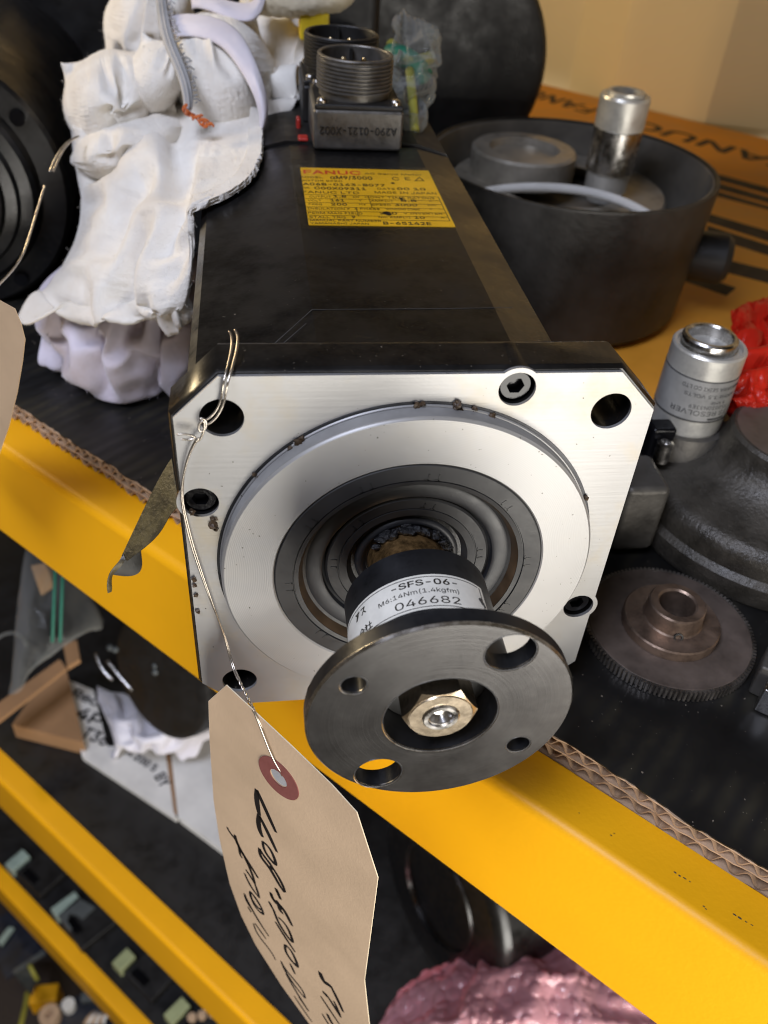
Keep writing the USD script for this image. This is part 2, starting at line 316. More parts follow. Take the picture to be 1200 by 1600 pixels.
def turned(name, c1, c2, rough, o, axis='y', aniso=.6, ringscale=900):
    """lathe-turned dark steel: rings around an axis through o (mm)"""
    nodes = {'g': ('geometry', {}), 'mp': ('mapping', {'location': tuple(-np.array(o) * MM)}), 's': ('separate_xyz', {}),
             'a2': ('math', {'math_type': 'multiply'}), 'b2': ('math', {'math_type': 'multiply'}), 'add': ('math', {'math_type': 'add'}), 'rad': ('math', {'math_type': 'sqrt'}),
             'n1': ('noise_texture', {'dimensions': '1D', 'scale': float(ringscale), 'detail': 5.0, 'roughness': .8}), 'v': ('noise_texture', {'scale': 70.0, 'detail': 6.0, 'roughness': .6}),
             'sum': ('math', {'math_type': 'add'}), 'hf': ('math', {'math_type': 'multiply', 'value2': .5}), 'r': ('rgb_ramp', {'ramp': [(.3, c2), (.7, c1)]}),
             'm': ('map_range', {'from_min': .35, 'from_max': .65, 'to_min': rough - .03, 'to_max': rough + .04}),
             'b': ('bump', {'strength': .25, 'distance': .00012}), 'tg': ('tangent', {'direction_type': 'radial', 'axis': axis}), 'p': ('principled_bsdf', {'metallic': .9, 'roughness': rough, 'anisotropic': aniso})}
    ax = {'y': ('s.x', 's.z'), 'z': ('s.x', 's.y')}[axis]
    return look(name, nodes, [('tg.tangent', 'p.tangent'), ('g.position', 'mp.vector'), ('mp.vector', 's.vector'), (ax[0], 'a2.value1'), (ax[0], 'a2.value2'), (ax[1], 'b2.value1'), (ax[1], 'b2.value2'), ('a2.value', 'add.value1'), ('b2.value', 'add.value2'), ('add.value', 'rad.value1'),
                              ('rad.value', 'n1.w'), ('g.position', 'v.vector'), ('n1.fac', 'sum.value1'), ('v.fac', 'sum.value2'), ('sum.value', 'hf.value1'), ('hf.value', 'r.fac'), ('r.color', 'p.base_color'), ('v.fac', 'm.value'), ('m.result', 'p.roughness'), ('n1.fac', 'b.height'), ('b.normal', 'p.normal')])
M['disc_steel'] = turned('turned_dark_steel', (.082, .08, .079), (.066, .064, .063), .29, (0, 0, 0))
M['black_oxide'] = bumped('black_oxide_steel', (.045, .046, .050), .38, .75, 900, .12, .0003, .35, 120, .1)
M['nut_steel'] = bumped('plated_nut', (.74, .62, .46), .24, 1.0, 600, .02, .0002, .06, 300, .03)
M['bright_steel'] = bumped('bright_steel', (.62, .60, .57), .25, 1.0, 600, .15, .0002, .3, 200, .1)
M['brass_shaft'] = bumped('oily_shaft', (.42, .25, .10), .3, .8, 500, .2, .0004, .7, 300, .15)
M['grease'] = bumped('black_grease', (.005, .005, .006), .12, 0, 900, .9, .0012, .3, 60, .06)
def yellow(name, base, rough):
    nodes = {'g': ('geometry', {}), 'v': ('noise_texture', {'scale': 14.0, 'detail': 5.0}), 'r': ('rgb_ramp', {'ramp': [(.3, tuple(c * .9 for c in base)), (.7, base)]}),
             'n': ('noise_texture', {'scale': 620.0, 'detail': 2.0}), 'b': ('bump', {'strength': .12, 'distance': .0006}),
             'sc': ('noise_texture', {'scale': 90.0, 'detail': 8.0, 'roughness': .7}), 'scr': ('rgb_ramp', {'ramp': [(.735, (0, 0, 0)), (.76, (1, 1, 1))]}), 'mx': ('mix', {'color2': (.10, .06, .02)}),
             'p': ('principled_bsdf', {'roughness': rough, 'specular_ior_level': .3})}
    return look(name, nodes, [('g.position', 'v.vector'), ('g.position', 'n.vector'), ('g.position', 'sc.vector'), ('sc.fac', 'scr.fac'), ('v.fac', 'r.fac'), ('r.color', 'mx.color1'), ('scr.color', 'mx.fac'), ('mx.color', 'p.base_color'), ('n.fac', 'b.height'), ('b.normal', 'p.normal')])
M['yellow'] = yellow('yellow_rack_paint', (.93, .445, .006), .42)
M['tape_clear'] = look('clear_film', {'t': ('transparent_bsdf', {'color': (.99, .99, .98)}), 'gl': ('glossy_bsdf', {'roughness': .16, 'color': (.9, .9, .9)}), 'lw': ('layer_weight', {'blend': .2}), 'mr': ('map_range', {'from_min': 0., 'from_max': 1., 'to_min': .01, 'to_max': .10}), 'm': ('mix_closure', {})}, [('lw.facing', 'mr.value'), ('mr.result', 'm.fac'), ('t.BSDF', 'm.closure1'), ('gl.BSDF', 'm.closure2')], surface='m.closure')
M['plate_yellow'] = bumped('nameplate_yellow', (.80, .45, .012), .3, 0, 500, .1, .0003, .16, 40, .1)
M['print_black'] = bumped('black_print', (.02, .016, .01), .4)
M['print_red'] = bumped('red_print', (.62, .05, .02), .4)
M['print_brown'] = bumped('dark_brown_print', (.03, .02, .012), .7)
M['print_grey'] = bumped('grey_engraving', (.05, .05, .05), .5)
M['label_silver'] = bumped('silver_label', (.88, .85, .75), .42, .05, 500, .1, .0003, .2, 130, .1)
M['manila'] = bumped('manila_card', (.49, .352, .225), .75, 0, 900, .25, .0004, .14, 30, .08)
M['card_edge'] = bumped('card_edge', (.80, .70, .52), .8)
M['ink'] = bumped('marker_ink', (.010, .008, .008), .4)
M['eyelet'] = bumped('red_brown_eyelet', (.19, .055, .045), .7, 0, 900, .25, .0004, .2, 120)
M['wire'] = bumped('galvanised_wire', (.62, .56, .48), .3, .9, 400, .2, .0003, .3, 90)
def cloth(name, base, tint):
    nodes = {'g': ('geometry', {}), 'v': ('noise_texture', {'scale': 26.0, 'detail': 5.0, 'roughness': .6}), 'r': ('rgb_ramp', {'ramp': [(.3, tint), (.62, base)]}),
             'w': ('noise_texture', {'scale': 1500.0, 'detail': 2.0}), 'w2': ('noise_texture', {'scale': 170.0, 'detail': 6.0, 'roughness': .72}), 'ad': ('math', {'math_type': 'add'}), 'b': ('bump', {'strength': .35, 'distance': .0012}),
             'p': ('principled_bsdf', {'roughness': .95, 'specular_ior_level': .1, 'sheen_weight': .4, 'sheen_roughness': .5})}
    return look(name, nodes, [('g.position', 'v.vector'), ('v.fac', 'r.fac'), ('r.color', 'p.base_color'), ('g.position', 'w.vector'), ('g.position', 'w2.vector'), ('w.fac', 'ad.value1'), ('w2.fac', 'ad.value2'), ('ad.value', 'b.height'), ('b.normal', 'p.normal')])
M['rag'] = cloth('off_white_cotton', (.86, .83, .76), (.72, .66, .57))
M['rag_lav'] = cloth('lavender_white_cotton', (.74, .70, .74), (.62, .57, .62))
M['rag_low'] = cloth('stained_blue_lit_cotton', (.66, .62, .71), (.52, .44, .44))  # stain tint, plus a bluish base painting in the cool light
M['foam'] = cloth('cream_fleece', (.78, .70, .52), (.64, .56, .40))
M['seam'] = cloth('grey_seam_tape', (.44, .43, .42), (.30, .30, .30))
M['orange_thread'] = cloth('orange_thread', (.70, .18, .04), (.5, .12, .03))
M['black_card'] = look('black_coated_card', {'g': ('geometry', {}), 'mp': ('mapping', {'rotation': (0, 0, .793)}), 'wv': ('wave_texture', {'scale': 42.0, 'distortion': 1.5, 'detail': 2.0, 'detail_scale': 1.0}), 'big': ('noise_texture', {'scale': 30.0, 'detail': 4.0}), 'bigr': ('rgb_ramp', {'ramp': [(.45, (0, 0, 0)), (.7, (1, 1, 1))]}), 'mul': ('math', {'math_type': 'multiply'}),
    'sp': ('noise_texture', {'scale': 650.0, 'detail': 2.0}), 'spr': ('rgb_ramp', {'ramp': [(.73, (0, 0, 0)), (.77, (1, 1, 1))]}), 'c': ('mix', {'color1': (.008, .0075, .007), 'color2': (.028, .024, .014)}), 'c2': ('mix', {'color2': (.20, .17, .13)}),
    'rr': ('map_range', {'from_min': .3, 'from_max': .7, 'to_min': .3, 'to_max': .6}), 'b': ('bump', {'strength': .25, 'distance': .0006}), 'p': ('principled_bsdf', {})},
    [('g.position', 'mp.vector'), ('mp.vector', 'wv.vector'), ('g.position', 'big.vector'), ('big.fac', 'bigr.fac'), ('bigr.color', 'mul.value1'), ('wv.fac', 'mul.value2'), ('mul.value', 'c.fac'), ('g.position', 'sp.vector'), ('sp.fac', 'spr.fac'), ('c.color', 'c2.color1'), ('spr.color', 'c2.fac'), ('c2.color', 'p.base_color'), ('big.fac', 'rr.value'), ('rr.result', 'p.roughness'), ('wv.fac', 'b.height'), ('b.normal', 'p.normal')])
M['kraft'] = bumped('kraft_liner', (.60, .41, .26), .85, 0, 500, .4, .0008, .35, 90)
M['kraft_dark'] = bumped('kraft_flute', (.46, .30, .18), .9, 0, 500, .4, .0008, .4, 90)
M['box_orange'] = bumped('yellow_printed_card', (.80, .34, .03), .6, 0, 300, .2, .0006, .22, 16)
M['wall'] = bumped('cream_wall_paint', (.76, .61, .38), .75, 0, 300, .2, .0006, .08, 4)
M['pan'] = bumped('worn_grey_casting', (.052, .048, .042), .44, .3, 300, .3, .0008, .75, 22, .14)
M['pan_in'] = bumped('lit_inner_casting', (.24, .22, .185), .5, .2, 300, .3, .0008, .5, 30, .12)  # lighter than the shell: light falling into the housing, painted in
M['pan_steel'] = bumped('machined_grey_steel', (.46, .42, .35), .4, .45, 300, .2, .0005, .35, 60)
M['cast'] = bumped('oily_black_casting', (.085, .074, .058), .4, .3, 520, .45, .0012, .65, 70, .15)
M['cast_grey'] = bumped('worn_cast_iron', (.13, .12, .105), .5, .5, 250, .5, .0008, .5, 60)
M['resolver'] = bumped('resolver_aluminium', (.66, .64, .58), .38, .55, 700, .12, .0003, .14, 60)
M['resolver_label'] = bumped('grey_label', (.34, .335, .32), .4, .2, 500, .12, .0003, .3, 80)
M['bronze'] = bumped('oiled_bronze', (.33, .235, .175), .38, .75, 400, .25, .0005, .45, 110)
M['gear_face'] = bumped('brown_oxide_gear', (.17, .13, .105), .42, .25, 400, .25, .0005, .55, 50)
M['gear_teeth'] = bumped('worn_steel_teeth', (.33, .30, .27), .35, .9, 400, .2, .0004, .4, 120)
M['red_plastic'] = look('red_film', {'g': ('geometry', {}), 'n': ('noise_texture', {'scale': 60., 'detail': 4.}), 'b': ('bump', {'strength': .5, 'distance': .003}), 'p': ('principled_bsdf', {'base_color': (.78, .040, .018), 'roughness': .22}), 't': ('translucent_bsdf', {'color': (.95, .08, .04)}), 'm': ('mix_closure', {'fac': .45})},
                        [('g.position', 'n.vector'), ('n.fac', 'b.height'), ('b.normal', 'p.normal'), ('p.BSDF', 'm.closure1'), ('t.BSDF', 'm.closure2')], surface='m.closure')
M['conn'] = bumped('worn_connector_metal', (.15, .14, .125), .42, .6, 500, .3, .0005, .45, 120, .12)
M['bubble'] = look('pink_bubble_film', {'g': ('geometry', {}), 'n': ('noise_texture', {'scale': 120., 'detail': 4.}), 'b': ('bump', {'strength': .3, 'distance': .002}), 'p': ('principled_bsdf', {'base_color': (.88, .50, .55), 'roughness': .1, 'specular_ior_level': 1.0}), 't': ('transparent_bsdf', {'color': (.97, .72, .76)}), 'm': ('mix_closure', {'fac': .5})},
                   [('g.position', 'n.vector'), ('n.fac', 'b.height'), ('b.normal', 'p.normal'), ('p.BSDF', 'm.closure1'), ('t.BSDF', 'm.closure2')], surface='m.closure')
def film(name, col, lo=.12, hi=.75, rough=.15):
    return look(name, {'t': ('transparent_bsdf', {'color': col}), 'g': ('geometry', {}), 'n': ('noise_texture', {'scale': 45., 'detail': 4.}), 'b': ('bump', {'strength': .6, 'distance': .004}), 'gl': ('principled_bsdf', {'base_color': (.5, .5, .48), 'roughness': rough, 'specular_ior_level': .8}), 'lw': ('layer_weight', {'blend': .35}), 'mr': ('map_range', {'from_min': 0., 'from_max': 1., 'to_min': lo, 'to_max': hi}), 'm': ('mix_closure', {})},
                [('g.position', 'n.vector'), ('n.fac', 'b.height'), ('b.normal', 'gl.normal'), ('b.normal', 'lw.normal'), ('lw.facing', 'mr.value'), ('mr.result', 'm.fac'), ('t.BSDF', 'm.closure1'), ('gl.BSDF', 'm.closure2')], surface='m.closure')
M['bag'] = film('clear_bag_film', (.93, .94, .92), .02, .38, .1)
M['white_card'] = bumped('white_carton', (.80, .78, .73), .7, 0, 300, .2, .0006, .22, 30)
M['box_brown'] = bumped('brown_box_card', (.40, .22, .10), .8, 0, 300, .2, .0006, .3, 14)
M['tape_olive'] = bumped('dirty_olive_tape', (.10, .075, .022), .5, 0, 500, .4, .001, .8, 130, .2, None, None, 4, (.02, .017, .012))
M['tape_grey'] = bumped('grey_tape_back', (.07, .07, .066), .6, 0, 500, .3, .001, .5, 130)
M['mint'] = bumped('mint_plastic', (.36, .46, .40), .5)
M['mint_yellow'] = bumped('pale_green_plastic', (.42, .46, .24), .5)
M['grey_plastic'] = bumped('grey_plastic', (.09, .10, .10), .5)
M['pcb'] = bumped('blue_black_board', (.018, .022, .036), .45, 0, 300, .3, .001, .5, 60)
M['wire_yellow'] = bumped('yellow_green_wire', (.34, .32, .05), .5)
M['alu_dull'] = bumped('dull_aluminium', (.30, .295, .285), .6, .3, 500, .2, .0003, .3, 80)
M['green_zip'] = bumped('green_zip_line', (.02, .16, .10), .5)
M['dark_brown'] = bumped('dark_floor', (.045, .030, .022), .7, 0, 60, .3, .002, .5, 5)
M['pin'] = bumped('gold_pin', (.75, .60, .35), .25, 1.)
M['yellow_plastic'] = bumped('yellow_plastic', (.72, .52, .02), .4)
M['red_paint'] = bumped('red_plug', (.45, .03, .02), .4)
M['cloth_white'] = cloth('white_cloth', (.78, .76, .80), (.66, .64, .70))
M['dark_hole'] = bumped('dark_recess', (.008, .008, .008), .5)

# ================================================================ THE SETTING
# wall behind the rack: folds up the wall, shaped to imitate vertical shadow bands
def wall():
    A = np.arange(-900, 1400, 1.0); P = []
    per = 354.0; kn = np.array([0, 14, 92, 106, 120, 176, 190, 204, 282, 296, 310, 354.]); kb = np.array([56, 53, 3, 0, 0, 0, 0, 3, 53, 56, 56, 56.])
    v = []; keys = []
    k = -418 - 2 * per
    while k < 1300:
        keys += [(k + x, 800 + y) for x, y in zip(kn[:-1], kb[:-1])]; k += per
    for a, b in keys: v += [sh(a, b + 25, -150), sh(a, b + 25, 900)]
    n = len(keys); f = [[2 * i, 2 * i + 2, 2 * i + 3, 2 * i + 1] for i in range(n - 1)]
    return (np.array(v), np.array(f))
part('wall', wall(), M['wall'], smooth=20, kind='structure')
part('floor', bx((-1500, -500, -1420), (1500, 1400, -1400), x=EV, y=NV), M['dark_brown'], kind='structure', smooth=False)

# the rack
rack = thing('shelf_rack', 'yellow steel shelf rack with three diagonal front beams', 'shelf rack', sh(0, 0, -76))
def beam(z, hgt, ledge):
    L0, L1 = -900, 620
    r = 4.5; a = np.linspace(0, np.pi / 2, 12)
    pts = [(ledge, z)] + [(r - r * np.sin(t), z - r + r * np.cos(t)) for t in a] + [(r - r * np.cos(t), z - hgt + r - r * np.sin(t)) for t in a] + [(26, z - hgt), (26, z - hgt + 2), (2.5, z - hgt + 3.5), (2.5, z - 2.5), (ledge - 1.5, z - 2.2), (ledge - 1.5, z - 9), (44, z - 9), (44, z - 7), (ledge, z - 7)]
    return ext(Polygon(pts), L1 - L0, sh(L0, 0, 0), NV, ZV, EV)
for z, hgt, ld in ((-76, 71, 21.5), (-540, 72, 20.5), (-935, 62, 19)):
    part('front_beam', beam(z, hgt, ld), M['yellow'], rack, smooth=40)
part('deck', bx((-900, 44.5, -85), (620, 830, -82), x=EV, y=NV), M['black_matt'], rack)
part('deck', bx((-900, 0, 388), (620, 830, 391), x=EV, y=NV), M['black_matt'], rack)  # unseen upper deck, added to darken reflections on the motor top
part('deck', bx((-900, 21, -546), (620, 830, -543), x=EV, y=NV), M['black_matt'], rack)
part('deck', bx((-900, 20, -941), (620, 830, -938), x=EV, y=NV), M['black_matt'], rack)
#part('side_bar', rbx((-432, 60, 40), (-412, 800, 70), 2, x=EV, y=NV), M['yellow'], rack)
for a0, a1 in ((58, 84), (87, 112), (115, 152), (155, 190), (193, 236)):
    part('clip_plate', rbx((a0, 23.2, -82.6), (a1, 43, -78.8), .6, x=EV, y=NV), M['yellow'], rack)

# ---------------------------------------------------------------- cardboard sheets on the shelf
def flute_sheet(name, label, a0, a1, b0, ztop, depth, seed, back):
    t = thing(name, label, 'cardboard', sh((a0 + a1) / 2, b0, ztop))
    rg = np.random.default_rng(seed)
    A = np.arange(a0, a1 + .1, 1.5); H = 10.2
    edge = b0 + 1.6 * (meshkit.fbm(np.stack([A * .05, 0 * A, 0 * A + seed], -1), 4, seed) - .5) * 2
    def slab(z0, z1, jag, mat, nm, bk):
        e = edge + jag * (meshkit.fbm(np.stack([A * .22, 0 * A, 0 * A + z0], -1), 3, seed + int(z0 * 7) % 50) - .45) * 2
        v = []
        for a, b in zip(A, e): v += [sh(a, b, ztop - z0), sh(a, bk, ztop - z0), sh(a, b, ztop - z1), sh(a, bk, ztop - z1)]
        n = len(A); f = []
        for i in range(n - 1):
            q = 4 * i
            for s, u in ((0, 1), (1, 3), (3, 2), (2, 0)): f.append([q + s, q + u, q + u + 4, q + s + 4])
        part(nm, (np.array(v), np.array(f)), mat, t, smooth=False)
    slab(0, .55, 1.0, M['black_card'], 'black_face', back)
    slab(.58, 1.2, .9, M['kraft'], 'liner', b0 + depth)
    slab(5.9, 6.5, .8, M['kraft'], 'liner', b0 + depth)
    slab(12.1, 12.9, .5, M['kraft'], 'liner', back)
    for zc, pitch, amp in ((3.5, 6.8, 2.1), (9.3, 8.2, 2.6)):
        AA = np.arange(a0, a1, pitch / 14); ph = 2 * np.pi * AA / pitch + 1.2 * meshkit.fbm(np.stack([AA * .08, 0 * AA, 0 * AA + zc], -1), 2, seed)
        z = ztop - zc + amp * np.sin(ph) * (1 - .25 * meshkit.noise(np.stack([AA * .15, 0 * AA, 0 * AA], -1), seed))
        ee = np.interp(AA, A, edge) + .2 + 1.2 * (meshkit.fbm(np.stack([AA * .3, 0 * AA, 0 * AA + zc], -1), 2, seed + 3) - .5)
        v = []
        for a, b, zz in zip(AA, ee, z): v += [sh(a, b, zz + .42), sh(a, b0 + depth, zz + .42), sh(a, b, zz - .42), sh(a, b0 + depth, zz - .42)]
        f = []
        for i in range(len(AA) - 1):
            q = 4 * i
            for s, u in ((0, 1), (1, 3), (3, 2), (2, 0)): f.append([q + s, q + u, q + u + 4, q + s + 4])
        part('flute', (np.array(v), np.array(f)), M['kraft_dark'], t, smooth=40)
    part('core', bx((a0, b0 + depth - 1, ztop - 12.2), (a1, back, ztop - .6), x=EV, y=NV), M['kraft_dark'], t)
    return t
flute_sheet('cardboard_sheet', 'black coated corrugated cardboard under the gear, its torn brown edge above the yellow beam', 2, 250, 22.5, -65.2, 26, 3, 188)
flute_sheet('cardboard_sheet', 'dark cardboard sheet under the rag with its edge left of the silver flange', -420, -2, 18.5, -65.2, 22, 9, 188.5)
# torn white scratches of the black face
for pts in ([(1160, 1315), (1175, 1312), (1200, 1309)], [(1163, 1183), (1180, 1192), (1200, 1203)]):
    pass

# yellow printed carton sheet at the back of the shelf
yc = thing('printed_carton', 'flattened orange carton with black lettering and stripes behind the round grey housing', 'carton', sh(60, 500, -68))
part('sheet', ext(Polygon([(-178, 189), (620, 189), (620, 822), (-430, 822), (-430, 420), (-178, 420)]), 2.8, (0, 0, -69), EV, NV, ZV), M['box_orange'], yc)
def flat(poly_ab, z, h=.15): return ext(Polygon(poly_ab), h, (0, 0, z), EV, NV, ZV)
def px_ab(px, py, z): p = onz(px, py, z); return (p @ EV, p @ NV)
for q in ([(1085, 262), (1210, 296), (1210, 306), (1083, 271)], [(1083, 274), (1210, 311), (1210, 320), (1081, 284)], [(1081, 287), (1210, 325), (1210, 330), (1080, 296)],
          [(1105, 333), (1210, 364), (1210, 380), (1105, 347)], [(1105, 352), (1210, 386), (1210, 402), (1105, 369)], [(1090, 395), (1210, 424), (1210, 445), (1090, 414)], [(1055, 416), (1150, 450), (1135, 462), (1055, 434)]):
    part('printed_stripe', flat([px_ab(*p, -66.1) for p in q], -66.16), M['print_brown'], yc)
o = onz(1262, 262, -66.1); o2 = onz(1040, 200, -66.1); ex = (o2 - o) / np.linalg.norm(o2 - o); ey = np.cross(ZV, ex)
part('printed_lettering', text('FANUC', 27, o, ex, ey, .15, True, width=185), M['print_brown'], yc, smooth=False)
o = onz(940, 172, -66.1); o2 = onz(840, 142, -66.1)
part('printed_lettering', text('FANUC', 27, o, (o2 - o) / np.linalg.norm(o2 - o), ey, .15, True, width=120), M['print_brown'], yc, smooth=False)

ch_ = []
for px, py, r in [(955, 1305, .5), (960, 1302, .4), (1055, 1363, .8), (1062, 1368, .9), (1070, 1372, .7), (1078, 1377, .5), (1100, 1416, .7), (1103, 1420, .5), (1148, 1429, .7), (1156, 1434, .9), (1166, 1440, .7), (1175, 1445, .6), (905, 1270, .4)]:
    c = on(px, py, NV * -.12, NV); ch_.append(ext(Point(0, 0).buffer(r * .42, 3), .15, c, EV * (1 + RNG.random()), ZV * (.4 + .5 * RNG.random()), NV * -1))
part('paint_chips', ch_, M['print_brown'], rack, kind='stuff')
# ================================================================ THE MOTOR
mot = thing('servo_motor', 'black servo motor with square silver flange lying on the shelf, shaft towards the viewer', 'servo motor', (0, 120, -63))
FX = dict(x=X, y=Z, z=-Y)
OCT = Polygon([(-52.9, 65), (52.9, 65), (65, 52.9), (65, -52.9), (52.9, -65), (-52.9, -65), (-65, -52.9), (-65, 52.9)])
SCR = [(24.8, 60.1), (-60.1, 24.8), (60.1, -24.8), (-24.8, -60.1)]
HOL = [(-52.7, 52.7), (52.7, 52.7), (-52.7, -52.7), (52.7, -52.7)]
out = unary_union([OCT] + [Point(p).buffer(6.5, 24) for p in SCR])
face2 = out
for p in HOL: face2 = face2.difference(Point(p).buffer(5.75, 32))
for p in SCR: face2 = face2.difference(Point(p).buffer(5.1, 32))
face2 = face2.difference(Point(0, 0).buffer(50, 64))
flange = part('flange_face', ext(face2, 1.1, (0, 1.1, 0), **FX), M['alu'], mot, label='silver flange face with oil stains')
# black painted flange behind it: rounded edges, real holes
def slice_(off, y):
    g = OCT.buffer(off, join_style=2); return [(x, y, z) for x, z in list(g.exterior.coords)[:-1]]
hp = slice_(.5, 1.12) + slice_(1.3, 2.6) + slice_(1.3, 14.0) + slice_(.6, 16.0) + slice_(-1.6, 17.6)
rim = m3.Manifold.hull_points(np.array(hp))
for x, z in SCR: rim = rim + m3.Manifold.cylinder(12.5, 6.6, 6.6, 32).rotate((-90, 0, 0)).translate((x, 1.13, z))
for x, z in HOL: rim = rim - m3.Manifold.cylinder(30, 5.75, 5.75, 40).rotate((-90, 0, 0)).translate((x, -3, z))
for x, z in SCR: rim = rim - m3.Manifold.cylinder(12, 5.1, 5.1, 40).rotate((-90, 0, 0)).translate((x, -3, z))
part('flange_rim', rim, M['black_paint'], mot, smooth=35)
part('pilot', lathe([(40.5, .5), (40.5, 5.6), (40.9, 6.0), (54.9, 6.0), (55.5, 5.4), (55.5, .8), (55.9, .75), (56.2, .2), (49, .2), (40.5, .5)], axis='f', n=192), M['alu_turned'], mot, smooth=30, label='turned silver centring ring of the flange')
part('pilot_side', lathe([(55.45, .9), (55.45, 5.3), (55.62, 5.2), (55.62, .9), (55.45, .9)], axis='f', n=192), M['alu_dull'], mot, smooth=30)
part('pilot_groove', lathe([(55.4, -.4), (55.4, .35), (56.9, .25), (57.1, -.4), (55.4, -.4)], axis='f', n=192), M['black_oxide'], mot)
# oil seal
seal = part('oil_seal', lathe([(12.2, -9), (40.4, -9), (40.4, 5.5), (40.0, 5.9), (35.1, 5.9), (35.0, 5.4), (34.7, 5.4), (34.6, 5.8), (33.3, 5.6), (33.3, 3), (12.2, -6), (12.2, -9)], axis='f', n=160), M['rubber'], mot, smooth=25)
part('seal_slope', lathe([(33.35, 5.5), (32.0, 3.0), (31.0, -2), (33.3, -2), (33.35, 5.5)], axis='f', n=160), M['rust_rubber'], seal)
part('seal_bead', lathe([(31.1, -2), (31.1, 1.9)] + [(28.6 + 2.5 * math.cos(t), 1.9 + .6 * math.sin(t)) for t in np.linspace(.15, math.pi - .15, 9)] + [(26.0, .2), (25.0, -.6), (25.0, -3), (31.1, -2)], axis='f', n=160), M['rubber_gloss'], seal)
part('seal_inner_ring', lathe([(25.0, -4), (25.0, .8), (24.4, 1.3), (21.4, 1.3), (21.3, .95), (21.0, .95), (20.9, 1.3), (18.6, 1.2), (17.0, -1.2), (16.2, -3), (16.2, -6), (25, -4)], axis='f', n=160), M['rubber'], seal)
part('seal_lip', lathe([(12.1, -7), (12.1, -2.2), (12.6, -1.2)] + [(14.6 + 1.5 * math.cos(t), -1.6 + 1.7 * math.sin(t)) for t in np.linspace(math.pi * .8, .1, 8)] + [(16.25, -4), (16.2, -7), (12.1, -7)], axis='f', n=120), M['rubber_gloss'], seal)
def marks(r, h, angs, w, l):
    for a in angs:
        d = np.array([math.sin(a), 0, math.cos(a)]); t = np.array([math.cos(a), 0, -math.sin(a)]); ms = []
        for s in (-1.5, 1.5):
            c = d * r + t * s - Y * h
            ms += [bx((-w / 2, -l / 2, -.5), (w / 2, l / 2, .16), c, t, d, -Y), bx((-w / 2 - .9, -l / 2, -.5), (w / 2, -l / 2 + .3, .16), c, t, d, -Y)]
        part('mould_mark', ms, M['dark_hole'], seal, smooth=False)
marks(36.2, 5.85, [math.radians(x) for x in (6, 46, 86, 118, 226, 264, 305, 336)], .45, 2.1)
marks(22.4, 1.3, [math.radians(x) for x in (12, 84, 272, 315)], .4, 1.8)
part('shaft', lathe([(0, -20), (12, -20), (12, 20.5), (11.4, 21), (0, 21)], axis='f', n=80), M['brass_shaft'], mot)
gv = []
for a in np.linspace(-.9, 1.25, 46):
    rr = 12.6 + .9 * RNG.random(); gv.append(frame(trimesh.creation.icosphere(1, 1.0), (rr * math.sin(a), .4 - 3.4 * RNG.random(), rr * math.cos(a)), X * (1.0 + RNG.random()), Y * (.8 + .8 * RNG.random()), Z * (.7 + .6 * RNG.random())))
part('grease', gv, M['grease'], mot, smooth=True, label='black grease smeared round the shaft')
# socket screws in their counterbores
for x, z in SCR:
    s = m3.Manifold.revolve(m3.CrossSection([np.array([(0, 0), (4.5, 0), (4.5, 4.2), (4.1, 4.7), (0, 4.7)])]), 48)
    s = s - m3.Manifold.cylinder(6, 2.5, 2.5, 6).translate((0, 0, 2.2))
    part('socket_screw', frame(s, (x, 6.6, z), X, Z, -Y), M['black_gloss'], mot, smooth=30)
# stator body
prof = Polygon([(-26.5, 60), (29.5, 60), (44.5, 56), (63, 30), (63, -58), (59, -62), (-59, -62), (-63, -58), (-63, 49), (-60.5, 52)])
body = part('body', ext(prof, 186, (0, 203, 0), **FX), M['black_paint'], mot, smooth=False)
rear = Polygon([(-28, 61), (30.5, 61), (44, 57), (61.5, 30), (61.5, -57), (58, -61), (-58, -61), (-61.5, -57), (-61.5, 50), (-59, 53)])
part('rear_cover', ext(rear, 88, (0, 292, 0), **FX), M['black_matt'], mot, smooth=False)
part('clear_tape', ext(Polygon([(-37, 19), (29, 19), (29, 47), (-22, 47)]), .1, (0, 0, 60.1)), M['tape_clear'], mot)
for L in ([(408, 556), (488, 484), (640, 483), (800, 481)], [(430, 548), (478, 506)], [(503, 541), (640, 540), (796, 538)], [(505, 553), (504, 541)]):
    q = [onz(*p, 60.0) for p in L]
    part('tape_edge', ext(LineString([p[:2] for p in q]).buffer(.14), .12, (0, 0, 60.02)), M['print_grey'], mot)
# nameplate
ZP = 60.3
pl = part('nameplate', ext(Polygon([(-23.6, 110.8), (29.6, 110.8), (29.8, 171), (-23.4, 171.4)]), .3, (0, 0, 60.05)), M['plate_yellow'], mot, label='yellow nameplate with black and red print')
part('plate_film', ext(Polygon([(-27.5, 107), (29.9, 107), (30, 174), (-27.5, 174)]), .06, (0, 0, 60.44)), M['tape_clear'], mot)
def np_px(zx, zy): return onz(450 + zx * .21667, 250 + zy * .2166, ZP + .05)
def npt(t, zx0, zx1, zy, h=2.1, mat='print_black', bold=False):
    a = np_px(zx0, zy); b = np_px(zx1, zy); b[1] = a[1]
    part('printed_text', text(t, h, (a[0], a[1] - h / 2, ZP + .06), X, Y, .05, bold, width=np.linalg.norm(b - a)), M[mat], pl, smooth=False)
npt('FANUC', 100, 520, 85, 4.2, 'print_red', True); npt('AC Servo Motor', 550, 960, 98, 1.8)
npt('MODEL', 68, 250, 122, 1.9); npt('αM9/3000', 300, 605, 125, 3.6, bold=True); npt('MOTOR SPEC', 80, 390, 147, 1.7)
